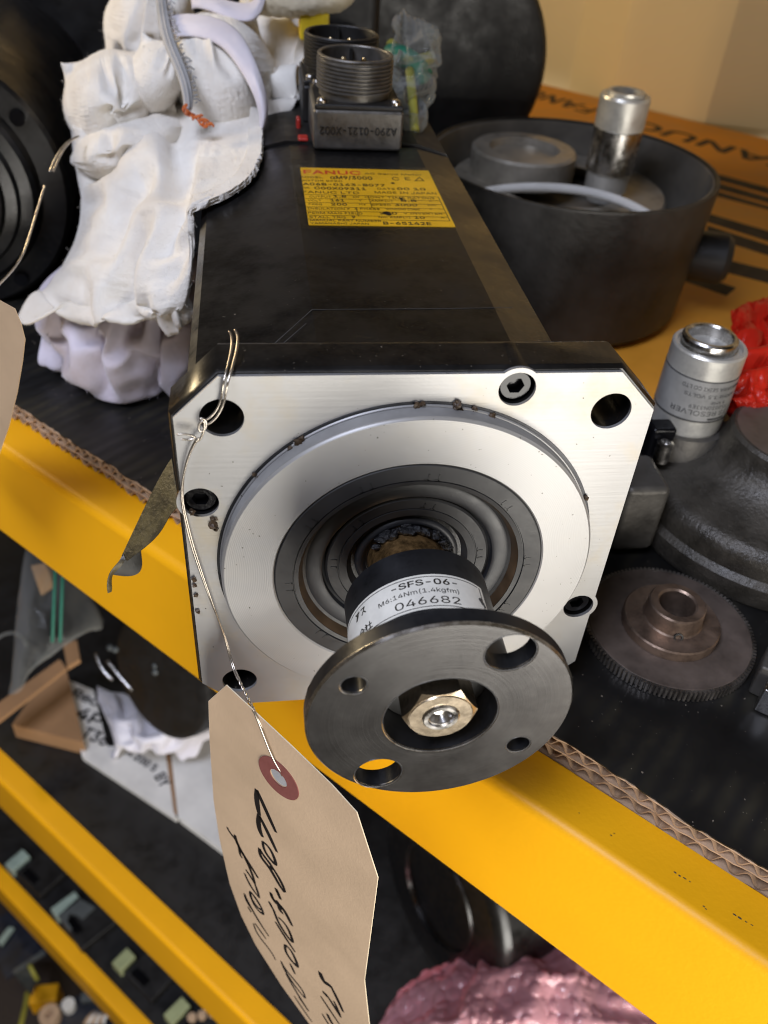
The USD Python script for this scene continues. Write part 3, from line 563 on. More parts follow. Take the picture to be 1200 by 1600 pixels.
npt('A06B-0163-B077', 105, 695, 172, 2.5, bold=True); npt('NO.', 110, 160, 200, 1.5); npt('C00X09311', 185, 560, 202, 2.5, bold=True); npt('DATE', 640, 770, 207, 1.8); npt('00 10', 780, 990, 207, 2.4, bold=True)
npt('FANUC LTD', 95, 510, 230, 2.4); npt('MADE IN JAPAN', 620, 1065, 233, 2.2)
npt('OUTPUT', 150, 310, 264, 1.7); npt('1.8', 320, 420, 262, 2.2, bold=True); npt('kW', 465, 515, 266, 1.6); npt('CONT TIME RATING', 550, 1050, 268, 1.7)
npt('VOLT', 140, 240, 291, 1.7); npt('161', 300, 405, 290, 2.3, bold=True); npt('V', 510, 530, 291, 1.6); npt('AMP(~)', 595, 750, 294, 1.7); npt('8.8', 805, 925, 292, 2.3, bold=True); npt('A', 1015, 1035, 296, 1.6)
npt('FREQ', 145, 245, 318, 1.7); npt('200', 305, 425, 319, 2.3, bold=True); npt('Hz', 510, 560, 320, 1.6); npt('SPEED', 600, 740, 323, 1.7); npt('3000', 765, 930, 323, 2.3, bold=True); npt('min', 1005, 1065, 326, 1.5)
npt('INSULATION F', 140, 445, 349, 1.7); npt('3 PHASE', 475, 660, 352, 1.7); npt('WINDING CONN', 705, 945, 354, 1.6); npt('Y', 1020, 1040, 355, 1.6)
npt('PERM MAG FIELD', 140, 535, 380, 1.8); npt('230', 655, 785, 383, 2.2, bold=True); npt('V INVERTER', 830, 1110, 384, 1.8)
npt('STALL TRQ', 150, 415, 410, 1.8); npt('9', 455, 485, 411, 2.2, bold=True); npt('Nm AMP(~)', 650, 880, 413, 1.7); npt('10', 905, 985, 415, 2.2, bold=True); npt('A', 1100, 1125, 416, 1.6)
npt('MANUAL PART NUMBER', 155, 670, 434, 1.6); npt('YAMANASHI JAPAN', 160, 580, 455, 1.6); npt('B-65142E', 680, 1030, 455, 2.6, bold=True)
npt('C', 745, 800, 135, 3.6); npt('E', 835, 880, 135, 3.4)
tr = [np_px(*q)[:2] for q in ((910, 152), (985, 152), (948, 122))]; g = Polygon(tr); part('printed_symbol', ext(g.difference(g.buffer(-.45)), .05, (0, 0, ZP + .06)), M['print_black'], pl)
bl = []
def line(z0, z1, w=.28):
    a, b = np_px(*z0), np_px(*z1); bl.append(ext(LineString([a[:2], b[:2]]).buffer(w / 2, cap_style=2), .05, (0, 0, ZP + .06)))
xl, xr = np_px(100, 250)[0] , np_px(1075, 250)[0]; ya, yb = np_px(100, 249)[1], np_px(100, 425)[1]
for i, zy in enumerate((249, 277, 305, 337, 367, 397, 425)):
    y = np_px(100, zy)[1]; bl.append(bx((xl, y - .12, ZP + .06), (xr, y + .12, ZP + .11)))
for x, y0, y1 in ((xl, ya, yb), (xr, ya, yb), ((xl + xr) / 2 - 1, ya, np_px(0, 337)[1]), ((xl + xr) / 2 - 7, np_px(0, 337)[1], np_px(0, 397)[1])):
    bl.append(bx((x - .14, y1, ZP + .062), (x + .14, y0, ZP + .112)))
part('printed_frame', bl, M['print_black'], pl, smooth=False)
part('dirt_blot', [ext(Point(*np_px(712, 384)[:2]).buffer(1.5, 5).union(Point(*(np_px(725, 392)[:2])).buffer(1.2, 4)), .06, (0, 0, ZP + .12)), ext(Point(*np_px(815, 280)[:2]).buffer(.8, 4), .06, (0, 0, ZP + .12)), ext(Point(*np_px(755, 168)[:2]).buffer(.8, 4), .06, (0, 0, ZP + .12))], M['dark_hole'], pl)
# two threaded connectors on top
def connector(cx, cy, zt, r, y0, y1, txt):
    b = part('connector_base', rbx((cx - 18.6, y0, 60.6), (cx + 19.6, y1, 77), 1.6), M['conn' if txt else 'black_matt'], mot)
    part('base_plate', rbx((cx - 18.2, y0 + .6, 76.6), (cx + 19.2, y1 - .6, 79), .8), M['black_matt'], b)
    for sx in (-15, 16):
        for sy in (y0 + 3.6, y1 - 3.6):
            part('plate_screw', lathe([(0, 0), (2.2, 0), (2.2, 1.2), (1.6, 1.9), (0, 2)], (cx + sx, sy, 78.9), n=20), M['bright_steel'], b)
    p = [(r - 3.2, 78.9), (r - 1.2, 78.9), (r - 1.2, 81.6)]; z = 81.6
    while z < zt - 1.6: p += [(r, z + .35), (r, z + .75), (r - .75, z + 1.15), (r - .75, z + 1.4)]; z += 1.5
    p += [(r - .2, zt - .5), (r - .6, zt), (r - 1.7, zt), (r - 2.0, zt - .5), (r - 2.0, 83), (r - 3.2, 83), (r - 3.2, 78.9)]
    sh_ = part('threaded_shell', lathe(p, (cx, cy, 0), n=96), M['conn' if txt else 'black_matt'], mot, smooth=25)
    part('insert', lathe([(0, 79), (r - 2.1, 79), (r - 2.1, 84), (0, 84)], (cx, cy, 0), n=48), M['black_matt'], sh_)
    part('key', bx((cx - 1.2, cy + r - 4.2, 84), (cx + .2, cy + r - 1.9, zt - 1)), M['black_matt'], sh_)
    for px_, py_ in ((-4.5, -3), (4.5, -3), (-4.5, 6), (4.5, 6)):
        part('pin', lathe([(0, 83.9), (1.3, 83.9), (1.3, 91), (.7, 92), (0, 92.2)], (cx + px_, cy + py_, 0), n=16), M['pin'], sh_)
    if txt:
        part('embossed_text', text(txt, 3.0, (cx + 17, y0 - .1, 70.4), -X, -Z, .3, True, width=33), M['black_matt'], b, smooth=False)
connector(2.0, 211.7, 95, 16.4, 193, 230, 'A290-0121-X002')
connector(-.5, 249.0, 95.5, 17.2, 231, 268, None)
for q in (((-22.5, 204, 59.8), (-18, 210, 62.2)), ((22.6, 216, 59.8), (25.6, 222, 62.0)), ((-22.4, 222, 60), (-20.4, 228, 65))): part('red_gasket', rbx(*q, .8), M['red_paint'], mot)

# ================================================================ THE COUPLING ON ITS SHAFT
cp = thing('shaft_coupling', 'dark steel shaft coupling with round holed flange disc clamped on the motor shaft', 'coupling', (0, -40, 0))
hub = part('hub', lathe([(12.3, 17.5), (20.2, 17.5), (20.8, 18.1), (20.8, 53.3), (14.9, 53.3), (14.9, 46), (12.3, 46), (12.3, 17.5)], axis='f', n=128), M['black_oxide'], cp)
d = m3.Manifold.revolve(m3.CrossSection([np.array([(14.75, 53.2), (34.0, 53.2), (34.5, 53.7), (34.5, 57.9), (34.0, 58.45), (14.75, 58.45)])]), 160)
DH = [(14.6, 23.1, 6.35), (-14.6, -23.2, 6.35), (-22.8, 14.5, 3.15), (22.8, -14.7, 3.15)]
for x, z, r in DH: d = d - m3.Manifold.cylinder(12, r, r, 64).translate((x, z, 50))
disc = part('flange_disc', frame(d, (0, 0, 0), X, Z, -Y), M['black_oxide'], cp, smooth=30)
fp = Point(0, 0).buffer(33.95, 48).difference(Point(0, 0).buffer(15.1, 32))
for x, z, r in DH: fp = fp.difference(Point(x, z).buffer(r + .35, 24))
part('ground_face', ext(fp, .12, (0, -58.44, 0), **FX), M['disc_steel'], disc, label='bare turned steel face of the disc')
for x, z, r in DH + [(0, 0, 14.75)]:
    part('hole_chamfer', lathe([(r - .02, 57.9), (r - .02, 58.2), (r + .42, 58.62), (r + .42, 57.9), (r - .02, 57.9)], (x, 0, z), 'f', 64), M['bright_steel'], disc)
part('disc_edge', lathe([(33.8, 57.8), (33.9, 58.56), (34.52, 57.95), (34.5, 57.8), (33.8, 57.8)], axis='f', n=160), M['bright_steel'], disc)
part('bore', lathe([(0, 44), (14.7, 44), (14.7, 48), (0, 48)], axis='f', n=64), M['dark_hole'], cp)
nut = m3.Manifold.cylinder(9.6, 9.85, 9.85, 6).rotate((0, 0, 4)) ^ m3.Manifold.revolve(m3.CrossSection([np.array([(0, 0), (10.2, 0), (10.2, 8.3), (8.4, 9.5), (0, 9.5)])]), 64)
nut = nut - m3.Manifold.cylinder(12, 4.9, 4.9, 40).translate((0, 0, -1))
nt = part('hex_nut', frame(nut, (0, -48.9, 0), X, Z, -Y), M['nut_steel'], cp, smooth=25)
part('stud', lathe([(0, 46), (4.85, 46), (4.85, 58.9), (4.4, 59.3), (3.4, 59.3), (3.2, 58.6), (2.9, 58.4), (1.7, 56.6), (0, 56.0)], axis='f', n=64), M['bright_steel'], nt)
part('washer_face', lathe([(4.95, 58.2), (4.95, 58.75), (8.1, 58.75), (8.4, 58.3), (4.95, 58.2)], axis='f', n=64), M['nut_steel'], nt)
RL = 20.9
def cyl(u0, y, lift=0.0):        # angle from the top (rad), y
    r = RL + lift; return np.array([r * math.sin(u0), y, r * math.cos(u0)])
A_ = np.linspace(math.radians(-115), math.radians(46), 60); Yv = np.linspace(-40.6, -28.2, 6)
lab = part('label', gridsurf(np.array([[cyl(a, y, .05) for y in Yv] for a in A_]), .2), M['label_silver'], cp, smooth=40, label='silver wrap-round label with black print')
def wrap(mesh, a0, y0):
    t = tri(mesh); v = np.array(t.vertices); a = a0 + v[:, 0] / RL; r = RL + .06 + v[:, 2]
    return trimesh.Trimesh(np.stack([r * np.sin(a), y0 + v[:, 1], r * np.cos(a)], 1), t.faces, process=False)
def lt(t, d0, d1, y, h, bold=False):
    m = text(t, h, (0, 0, 0), X, Y, .05, bold, width=math.radians(d1 - d0) * RL); part('printed_text', wrap(m, math.radians(d0), y - h / 2), M['print_black'], lab, smooth=False)
lt('-SFS-06-', -31, 20, -31.0, 2.0, True); lt('M6:14Nm(1.4kgfm)', -42, 20, -34.1, 1.5, False); lt('046682', -30, 19, -37.6, 2.5, False)
def strokes(S, a0, y0, s, w=.35):
    ms = []
    for q in S:
        g = LineString(q).buffer(w / 2 / s, 4); ms.append(wrap(ext(g, .05, (0, 0, 0), X * s, Y * s, Z), math.radians(a0), y0))
    part('printed_text', ms, M['print_black'], lab, smooth=False)
strokes([[(0, 1), (.5, .4)], [(.5, 1), (0, 0)], [(.1, .95), (.8, .95), (.2, 0)], [(1.2, .9), (1.9, .9), (1.3, 0)], [(1.6, .45), (2.0, 0)]], -66, -32.6, 2.2)
strokes([[(0, .5), (.5, 1), (1, .5)], [(.2, .5), (.8, .5)], [(.1, .3), (.9, .3)], [(.5, .3), (.2, 0), (.8, .05)], [(1.3, 1), (1.5, .8)], [(1.2, .7), (1.6, .7), (1.2, .3)], [(1.45, .5), (1.45, 0)], [(1.8, .6), (2.3, .6)], [(2.05, 1), (2.05, 0)], [(1.75, 0), (2.4, 0)]], -64, -39.0, 2.2)
part('label_border', [gridsurf(np.array([[cyl(a, y, .1) for y in (y0, y0 + .22)] for a in A_[2:-2]]), .06) for y0 in (-29.2, -39.9)] + [gridsurf(np.array([[cyl(a, y, .1) for y in np.linspace(-39.7, -29, 4)] for a in (math.radians(42.2), math.radians(42.9))]), .06)], M['print_black'], lab)
part('torn_patch', [wrap(ext(Point(x, y).buffer(r, 3), .06), math.radians(40), -34) for x, y, r in ((0, 0, .7), (.6, -.8, .8), (1.2, -1.6, .6), (1.5, -3.0, .5), (.3, .5, .5))], M['print_grey'], lab)

# swarf and dirt caught on the rim of the centring ring
db = []
for px, py, r in [(652, 633, 1.0), (660, 631, .7), (713, 633, 1.3), (719, 640, .9), (716, 629, .8), (739, 646, .9), (742, 638, .7), (768, 650, 1.0), (770, 660, .8), (672, 640, .6), (790, 662, .5), (466, 690, 1.2), (472, 686, .9), (454, 701, .9), (424, 728, .6), (405, 745, .8), (398, 741, .6), (915, 778, .9), (334, 812, .9), (332, 820, 1.1), (337, 826, .7), (303, 905, .8), (304, 915, .7), (306, 930, .6), (309, 955, .7), (300, 800, .8)]:
    c = ony(px, py, -.5); v = trimesh.creation.icosphere(1, r); v.vertices += (RNG.random((len(v.vertices), 3)) - .5) * r * .9; db.append(v.apply_translation(c))
part('swarf', db, M['rust_rubber'], mot, smooth=False, kind='stuff')
# ================================================================ TAG, WIRE
def tagged(name, label, pts_px, plane, curl=0.0, hole=None):
    """a card tag hanging parallel to the shelf front; outline given on its plane"""
    P2 = []
    for p in pts_px:
        q = on(*p, NV * plane, NV); P2.append((q @ EV, q[2]))
    return Polygon(P2)
TP = -54.0
def tag_px(px, py, lift=0.0): return on(px, py, NV * (TP - lift), NV)
tg = thing('paper_tag', 'large manila paper tag with black handwriting hanging by wire from the silver flange', 'paper tag', tag_px(440, 1215))
outline = [(327, 1095), (355, 1070), (460, 1168), (520, 1226), (558, 1268), (591, 1370), (582, 1440), (570, 1530), (574, 1568), (580, 1620), (588, 1690), (560, 1700), (540, 1690), (485, 1600), (440, 1538), (400, 1475), (378, 1430), (360, 1380), (344, 1310), (335, 1250), (329, 1160)]
g = Polygon([(lambda q: (q @ EV, q[2]))(tag_px(*p)) for p in outline]); hq = tag_px(437, 1214)
holec = (hq @ EV, hq[2]); g0 = g.difference(Point(holec).buffer(3.6, 24))
part('card', ext(g0, .35, NV * TP, EV, ZV, np.cross(EV, ZV)), M['manila'], tg, smooth=False)
part('cut_edge', ext(g.buffer(.12).difference(g.buffer(-.22)), .26, NV * (TP) + np.cross(EV, ZV) * .04, EV, ZV, np.cross(EV, ZV)), M['card_edge'], tg, smooth=False)
part('eyelet', ext(Point(holec).buffer(8.4, 32).difference(Point(holec).buffer(3.6, 24)), .3, NV * TP + np.cross(EV, ZV) * .34, EV, ZV, np.cross(EV, ZV)), M['eyelet'], tg, smooth=False, label='red-brown reinforcement ring')
za = lambda L: [(340 + x * 160 / 1200, 1220 + y * 200 / 1500) for x, y in L]
zb = lambda L: [(380 + x * 200 / 1200, 1380 + y * 220 / 1320) for x, y in L]
INK = [(za, 1.5, [(460, 105), (463, 250), (490, 400)]), (za, 1.3, [(460, 105), (560, 330), (685, 605)]), (za, 1.5, [(487, 400), (490, 560), (530, 660)]), (za, 1.3, [(490, 410), (590, 610), (695, 835)]),
       (za, 1.1, [(530, 712), (560, 830), (620, 920), (675, 975), (655, 880), (600, 780), (530, 712)]), (za, 1.3, [(495, 795), (530, 920), (600, 1010), (690, 1160), (785, 1308)]), (za, 1.1, [(495, 795), (560, 900), (620, 980), (645, 1030), (610, 1000)]), (za, 1.1, [(640, 1010), (720, 1140), (765, 1230), (790, 1300)]),
       (za, 1.2, [(680, 1260), (740, 1385)]), (za, 1.2, [(625, 1310), (660, 1400), (690, 1440)]), (za, 1.1, [(690, 1400), (730, 1460), (770, 1520)]), (za, 1.0, [(605, 1415), (640, 1490)]),
       (zb, 1.2, [(310, 50), (350, 152)]), (zb, 1.4, [(262, 92), (300, 170), (330, 205), (345, 250), (375, 282)]), (zb, 1.3, [(335, 195), (380, 250), (420, 320), (460, 400)]), (zb, 1.1, [(243, 178), (300, 290), (350, 400), (455, 545), (440, 470), (390, 380), (330, 320)]),
       (zb, 1.1, [(303, 362), (390, 500), (487, 645)]), (zb, 1.2, [(395, 580), (405, 650), (450, 720), (502, 775), (480, 690), (430, 610), (395, 580)]), (zb, 1.0, [(440, 752), (487, 852)]), (zb, 1.0, [(357, 732), (400, 830), (470, 940), (580, 1078)]), (zb, .9, [(357, 732), (440, 860), (530, 970), (582, 1078)]),
       (zb, .9, [(403, 852), (500, 1020), (612, 1195)]), (zb, .8, [(480, 1058), (560, 1180), (645, 1300)]), (zb, .8, [(522, 1070), (580, 1150), (612, 1200)]),
       (za, .9, [(112, 543), (180, 650), (240, 740), (262, 850), (292, 905)]), (za, 1.2, [(205, 635), (255, 780), (350, 940), (475, 1140)]), (za, 1.0, [(250, 780), (320, 900), (400, 1080), (440, 1215)]), (za, .9, [(330, 1040), (385, 1120), (440, 1215)]), (za, .9, [(318, 1085), (400, 1250), (490, 1372)]), (za, .9, [(440, 1215), (470, 1300), (490, 1372)]),
       (za, 1.0, [(388, 1300), (410, 1400), (470, 1480), (515, 1510)]), (za, .9, [(388, 1300), (440, 1370), (500, 1470)]), (za, 1.1, [(318, 1325), (350, 1420), (405, 1510)]),
       (zb, .9, [(66, 82), (85, 160), (130, 240), (182, 285), (150, 190), (66, 82)]), (zb, .9, [(12, 102), (70, 220), (135, 335), (240, 497)]), (zb, .8, [(45, 222), (75, 272)]), (zb, .8, [(98, 380), (160, 510), (230, 600), (302, 718)]), (zb, .8, [(110, 375), (170, 460), (213, 522)]),
       (zb, 1.7, [(722, 835), (745, 900), (775, 945)]), (zb, 1.6, [(765, 935), (805, 955), (835, 985)]), (zb, 1.2, [(825, 970), (880, 1080), (938, 1207)]), (zb, 1.5, [(745, 1020), (775, 1045), (795, 1075)]), (zb, 1.1, [(785, 1050), (850, 1150), (915, 1257)]), (zb, .9, [(850, 1105), (885, 1180), (915, 1257)]),
       (zb, .9, [(728, 1060), (800, 1170), (905, 1325)]), (zb, .9, [(742, 1225), (800, 1320), (850, 1390)]), (zb, 1.3, [(790, 1225), (820, 1290), (860, 1350)])]
nrm = -NV
for zf, w, L in INK:
    part('handwriting', ribbon(np.array([tag_px(*p, .36) for p in zf(L)]), w * 1.65, nrm, .05), M['ink'], tg, smooth=False)

wr = thing('tie_wire', 'thin bent wire tied over the silver flange corner, holding the written tag', 'wire', (-58, -3, 30))
fw = lambda L, y=-1.2: [ony(px, py, y) for px, py in L]
top = np.array([-48.5, 9.0, 68.5])
st1 = spline([np.array([-50.0, 13, 70.5]), np.array([-49.8, 5, 68.2])] + fw([(349, 600), (345, 625), (335, 645), (318, 658)], -1.6), 40)
st2 = spline([np.array([-48.6, 13, 71.0]), np.array([-48.4, 5, 68.6])] + fw([(355, 602), (350, 628), (338, 652), (320, 664)], -2.2), 40)
part('strand', tube(st1, .33, 8), M['wire'], wr, smooth=True); part('strand', tube(st2, .33, 8), M['wire'], wr, smooth=True)
kn = spline(fw([(312, 655), (320, 656), (322, 666), (314, 674), (311, 664), (318, 658), (316, 680), (305, 688)], -2.4) , 60); part('knot', tube(kn, .36, 8), M['wire'], wr, smooth=True)
part('wire_end', tube(spline(fw([(306, 684), (294, 679), (277, 679)], -2.6), 14), .3, 8), M['wire'], wr, smooth=True)
part('wire_end', tube(spline(fw([(304, 685), (296, 687), (283, 686)], -3.2), 14), .3, 8), M['wire'], wr, smooth=True)
def longw(off):
    A = fw([(309, 685), (294, 715), (286, 750), (285, 780), (290, 810), (300, 850), (318, 905), (338, 960), (354, 1005)], -2.2 - off)
    B = [dep(365, 1043, 243 + 0), dep(378, 1072, 238), dep(392, 1102, 234)]
    B = [on(365, 1043, (0, -7, 0), Y), on(378, 1072, (0, -14, 0), Y), on(392, 1100, (0, -21, 0), Y), tag_px(396, 1110, .8)]
    return spline(A + B, 150)
L1 = longw(0); tw = np.linspace(0, 1, 150); ph = np.where(tw > .80, (tw - .80) * 150, (tw - .80) * 7)
amp = .34 + 0 * tw; u = np.array([.9, -.3, .2]); w_ = np.array([.1, -.5, .8])
for s, nm in ((0, 'long_strand'), (math.pi, 'long_strand')):
    part(nm, tube(L1 + (np.cos(ph + s) * amp)[:, None] * u + (np.sin(ph + s) * amp)[:, None] * w_, .3, 8), M['wire'], wr, smooth=True)
part('loop_strand', tube(spline([tag_px(396, 1110, .8), tag_px(412, 1150, 1.4), tag_px(428, 1188, 1.2), tag_px(438, 1205, .5), tag_px(441, 1212, -2)], 30), .3, 8), M['wire'], wr, smooth=True)
part('loop_strand', tube(spline([tag_px(396, 1110, .8), tag_px(409, 1135, .3), tag_px(420, 1160, -1.5), tag_px(436, 1200, -3), tag_px(441, 1212, -2)], 30), .3, 8), M['wire'], wr, smooth=True)

# the second tag at the left edge of the picture
def lt_px(px, py): return on(px, py, NV * -30, NV)
tg2 = thing('paper_tag', 'blank manila tag cut by the left picture edge, before the dark round motor', 'paper tag', lt_px(10, 560))
g2 = Polygon([(lambda q: (q @ EV, q[2]))(lt_px(*p)) for p in [(-60, 425), (-5, 466), (24, 482), (34, 506), (40, 530), (36, 565), (28, 612), (15, 665), (3, 700), (-30, 790), (-120, 700)]])
part('card', ext(g2, .4, NV * -30, EV, ZV, np.cross(EV, ZV)), M['manila'], tg2, smooth=False)

# dirty tape flap at the flange's left side
tf = thing('tape_strip', 'dirty olive tape strip peeling off beside the flange, its end curling over the yellow beam', 'tape', on(240, 760, (0, 6, 0), Y))
def band(L, R, n=40, thick=.25): return gridsurf(np.stack([spline(L, n), spline([(np.array(a) + b) / 2 for a, b in zip(L, R)], n), spline(R, n)], 1), thick)
dp = lambda L: [dep(px, py, d) for px, py, d in L]
part('outer_side', band(dp([(268, 716, 292), (250, 745, 292), (228, 788, 291), (208, 830, 290), (190, 868, 288)]), dp([(280, 792, 281), (266, 804, 282), (252, 828, 283), (232, 850, 284), (198, 876, 286)])), M['tape_olive'], tf, smooth=True)
part('curled_tip', band(dp([(192, 864, 287), (182, 882, 286), (173, 894, 286), (168, 910, 287), (169, 927, 288)]), dp([(196, 872, 286.5), (186, 888, 287), (176, 900, 288), (175, 914, 289), (174, 925, 289)])), M['tape_olive'], tf, smooth=True)
part('inner_side', band(dp([(236, 834, 291), (212, 860, 290), (190, 878, 288), (174, 893, 287)]), dp([(222, 838, 293), (221, 866, 294), (220, 891, 295), (176, 898, 292)])), M['tape_grey'], tf, smooth=True)

# ================================================================ LEFT: round motor, rags
rm = thing('round_motor', 'dark round motor with stepped end face at the left edge behind the tag', 'motor', (-212, 330, -65))
part('end_bell', lathe([(0, -160), (64, -160), (68, -150), (68, 0), (71, 2), (71, 16), (69, 18), (57, 19), (55.5, 22), (53, 26), (47, 27), (45.5, 30), (40, 31), (38.5, 34), (24, 34), (22, 30), (0, 30)], (-214, 322, 3), 'f', 96), M['black_paint'], rm, smooth=20)
for a in (35, 125, 215, 305):
    part('bolt', lathe([(0, 18.6), (4, 18.6), (4, 21), (0, 21.5)], (-214 + 63.5 * math.cos(math.radians(a)), 322, 3 + 63.5 * math.sin(math.radians(a))), 'f', 20), M['black_gloss'], rm)
part('face_ring', lathe([(53.3, 24), (53.3, 26.1), (55.3, 23.2), (55.3, 21.8), (53.3, 24)], (-214, 322, 3), 'f', 96), M['black_oxide'], rm)
part('face_ring', lathe([(45.6, 29), (45.6, 30.4), (47.2, 27.4), (47, 26.6), (45.6, 29)], (-214, 322, 3), 'f', 96), M['black_oxide'], rm)
w2 = thing('tie_wire', 'thin wire running down from the dark round motor to the left picture edge', 'wire', dep(60, 330, 385))
for o in (0, 5):
    part('strand', tube(spline(dp([(122 + o * .3, 213, 392), (106 + o * .6, 222, 388), (92 + o, 238, 384), (78 + o, 268, 380)]), 24), .42, 8), M['wire'], w2, smooth=True)
part('strand', tube(spline(dp([(70, 290, 380), (62, 315, 378), (48, 362, 372), (36, 396, 366), (18, 424, 352), (-8, 452, 330)]), 40), .42, 8), M['wire'], w2, smooth=True)

rag = thing('cotton_rag', 'crumpled off-white cotton rag draped between the motor and the dark round motor', 'rag', dep(230, 420, 400))
S1 = [[(104, 160, 455), (190, 150, 425), (290, 150, 410), (385, 150, 405), (420, 160, 412)],
      [(106, 240, 428), (190, 240, 398), (290, 240, 376), (380, 240, 366), (413, 246, 372)],
      [(112, 330, 412), (190, 330, 378), (280, 325, 352), (365, 315, 340), (400, 310, 348)],
      [(86, 400, 404), (165, 405, 372), (240, 405, 348), (310, 400, 334), (348, 388, 340)],
      [(58, 445, 400), (140, 472, 372), (215, 470, 350), (272, 466, 336), (308, 456, 338)],
      [(55, 462, 402), (145, 505, 378), (222, 492, 357), (265, 482, 344), (296, 470, 342)]]
u_ = gridsurf(drape(S1, 21, 18, 3, (1.17, 1.22), 13, (2.6, 2.4), solid=keep_off_motor, fine=1.07, kb=.07), 1.2)
part('upper_layer', u_, M['rag'], rag, smooth=True); lint(rag, u_, 5000, .6, M['rag'], 5)
S0 = [[(90, 400, 425), (160, 420, 405), (230, 430, 392), (300, 420, 385), (330, 400, 380)],
      [(40, 465, 424), (120, 490, 405), (200, 490, 395), (290, 480, 382), (312, 470, 378)],
      [(46, 520, 432), (120, 545, 415), (205, 555, 408), (285, 540, 398), (302, 520, 392)],
      [(100, 560, 444), (150, 590, 436), (225, 605, 432), (282, 606, 425), (300, 596, 420)],
      [(115, 568, 446), (165, 604, 442), (230, 616, 438), (284, 617, 432), (300, 608, 426)]]
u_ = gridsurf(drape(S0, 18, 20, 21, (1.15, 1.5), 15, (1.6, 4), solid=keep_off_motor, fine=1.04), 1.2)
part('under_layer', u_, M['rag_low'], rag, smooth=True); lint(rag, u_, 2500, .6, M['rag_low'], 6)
rg2 = thing('cotton_rag', 'bunched cream rag with a grey seam and orange thread, topmost of the rags', 'rag', dep(280, 100, 430))
for cx, cy, rx, ry, an, d0, bu, sd, exx, nm in ((232, 34, 78, 92, 10, 478, 38, 31, (1.12, 1.4), 'ribbed_fold'), (176, 158, 86, 92, -10, 442, 54, 32, (1.12, 1.2), 'left_fold'), (240, 122, 58, 74, 24, 426, 36, 34, (1.12, 1.16), 'middle_fold'), (348, 128, 92, 124, -12, 444, 56, 35, (1.14, 1.2), 'right_fold'), (205, 226, 104, 54, -14, 424, 38, 36, (1.12, 1.2), 'lower_fold')):
    u_ = gridsurf(drape(puff(cx, cy, rx, ry, an, d0, bu, -14), 16, 16, sd, exx, 9, (2.0, 2.0), hem=3, fine=1.07, taper=.3, kb=.07), 1.4)
    part(nm, u_, M['rag'], rg2, smooth=True); lint(rg2, u_, 2200, .6, M['rag'], sd)
S3 = [[(375, -20, 480), (430, -15, 470), (500, 0, 476)], [(362, 60, 446), (436, 66, 436), (486, 84, 442)], [(376, 140, 420), (436, 142, 410), (474, 150, 416)], [(392, 206, 398), (436, 202, 390), (460, 194, 398)]]
part('rear_fold', gridsurf(drape(S3, 15, 12, 45, (1.4, 1.1), 12, (4, 1.2), kb=.07, fine=1.07), 1.4), M['rag'], rg2, smooth=True)
sm = spline(dp([(243, -14, 436), (246, 30, 415), (258, 75, 396), (276, 118, 386), (285, 150, 384), (286, 170, 383)]), 60); sr = spline(dp([(260, -14, 434), (266, 30, 413), (279, 75, 394), (296, 118, 385), (302, 150, 383), (300, 170, 382)]), 60)
seam = part('seam', gridsurf(np.stack([sm + (sr - sm) * t + ray(300, 100) * -(4.5 * math.sin(math.pi * t)) + .0 for t in np.linspace(0, 1, 9)], 1), 1.5), M['seam'], rg2, smooth=True)
for t in (.3, .55, .78):
    c = sm + (sr - sm) * t + ray(300, 100) * -(4.5 * math.sin(math.pi * t) + .5); part('rib', tube(c[2:], .75, 8), M['seam'], seam, smooth=True)
stt = []
for i in range(6, 58, 2):
    c = sr[i] + ray(300, 100) * -2; stt.append(tube([c + (RNG.random(3) - .5) * 2.5, c + np.array([1.5, 0, .5]) * 1.0, c + (RNG.random(3) - .5) * 3 + np.array([2.2, 0, 0])], .4, 6))
part('loose_stitches', stt, M['seam'], rg2, kind='stuff')
ot = []
for i in range(16):
    t = i / 15; c = dep(285 + 36 * t, 172 + 26 * t + 3 * math.sin(9 * t), 378); ot.append(tube(spline([c, c + np.array([1.5, -1, 1.2]) + (RNG.random(3) - .5) * 3, c + np.array([3., 0, -.5]) + (RNG.random(3) - .5) * 3], 8), .5, 6))
part('orange_thread', ot, M['orange_thread'], rg2, kind='stuff')
def strip_(outer, inner, n=70, bul=4.5, seed=1, w=7):
    o, i = spline(dp(outer), n), spline(dp(inner), n); t = np.linspace(0, 1, w * 2 + 1); k = ray(330, 90) / np.linalg.norm(ray(330, 90))
    P = o[:, None] + (i - o)[:, None] * t[None, :, None]; S = np.linspace(0, 1, n)
    h = bul * np.sin(np.pi * t)[None, :] ** .6 + 2.2 * (meshkit.noise(np.stack(np.broadcast_arrays(S[:, None] * 7, t[None, :] * 2.4, np.array(seed * 1.0)), -1), seed) - .5) * np.sin(np.pi * t)[None, :]
    return gridsurf(resamp(P - k * h[..., None], n * 2, len(t) * 3), 1.2)
part('lavender_edge', strip_([(262, 26, 424), (310, 22, 412), (362, 40, 402), (394, 84, 390), (412, 130, 384), (419, 172, 384), (407, 214, 390)], [(264, 62, 418), (305, 58, 402), (345, 74, 394), (376, 112, 386), (396, 150, 382), (404, 180, 384), (402, 212, 390)], seed=5), M['rag_lav'], rg2, smooth=True, label='pale lavender folded edge')
part('lavender_edge', strip_([(298, -6, 436), (340, -4, 428), (388, 4, 424), (402, -8, 426), (408, -30, 430)], [(300, 16, 432), (340, 22, 422), (392, 33, 418), (412, 10, 422), (420, -28, 428)], seed=9, bul=3), M['rag_lav'], rg2, smooth=True)
fo = thing('fleece_roll', 'cream fleece roll with rounded end at the top picture edge', 'cloth', dep(470, 5, 430))
fr = spline(dp([(398, -10, 432), (440, -2, 430), (490, -4, 431), (528, -10, 434), (541, -16, 437)]), 60)
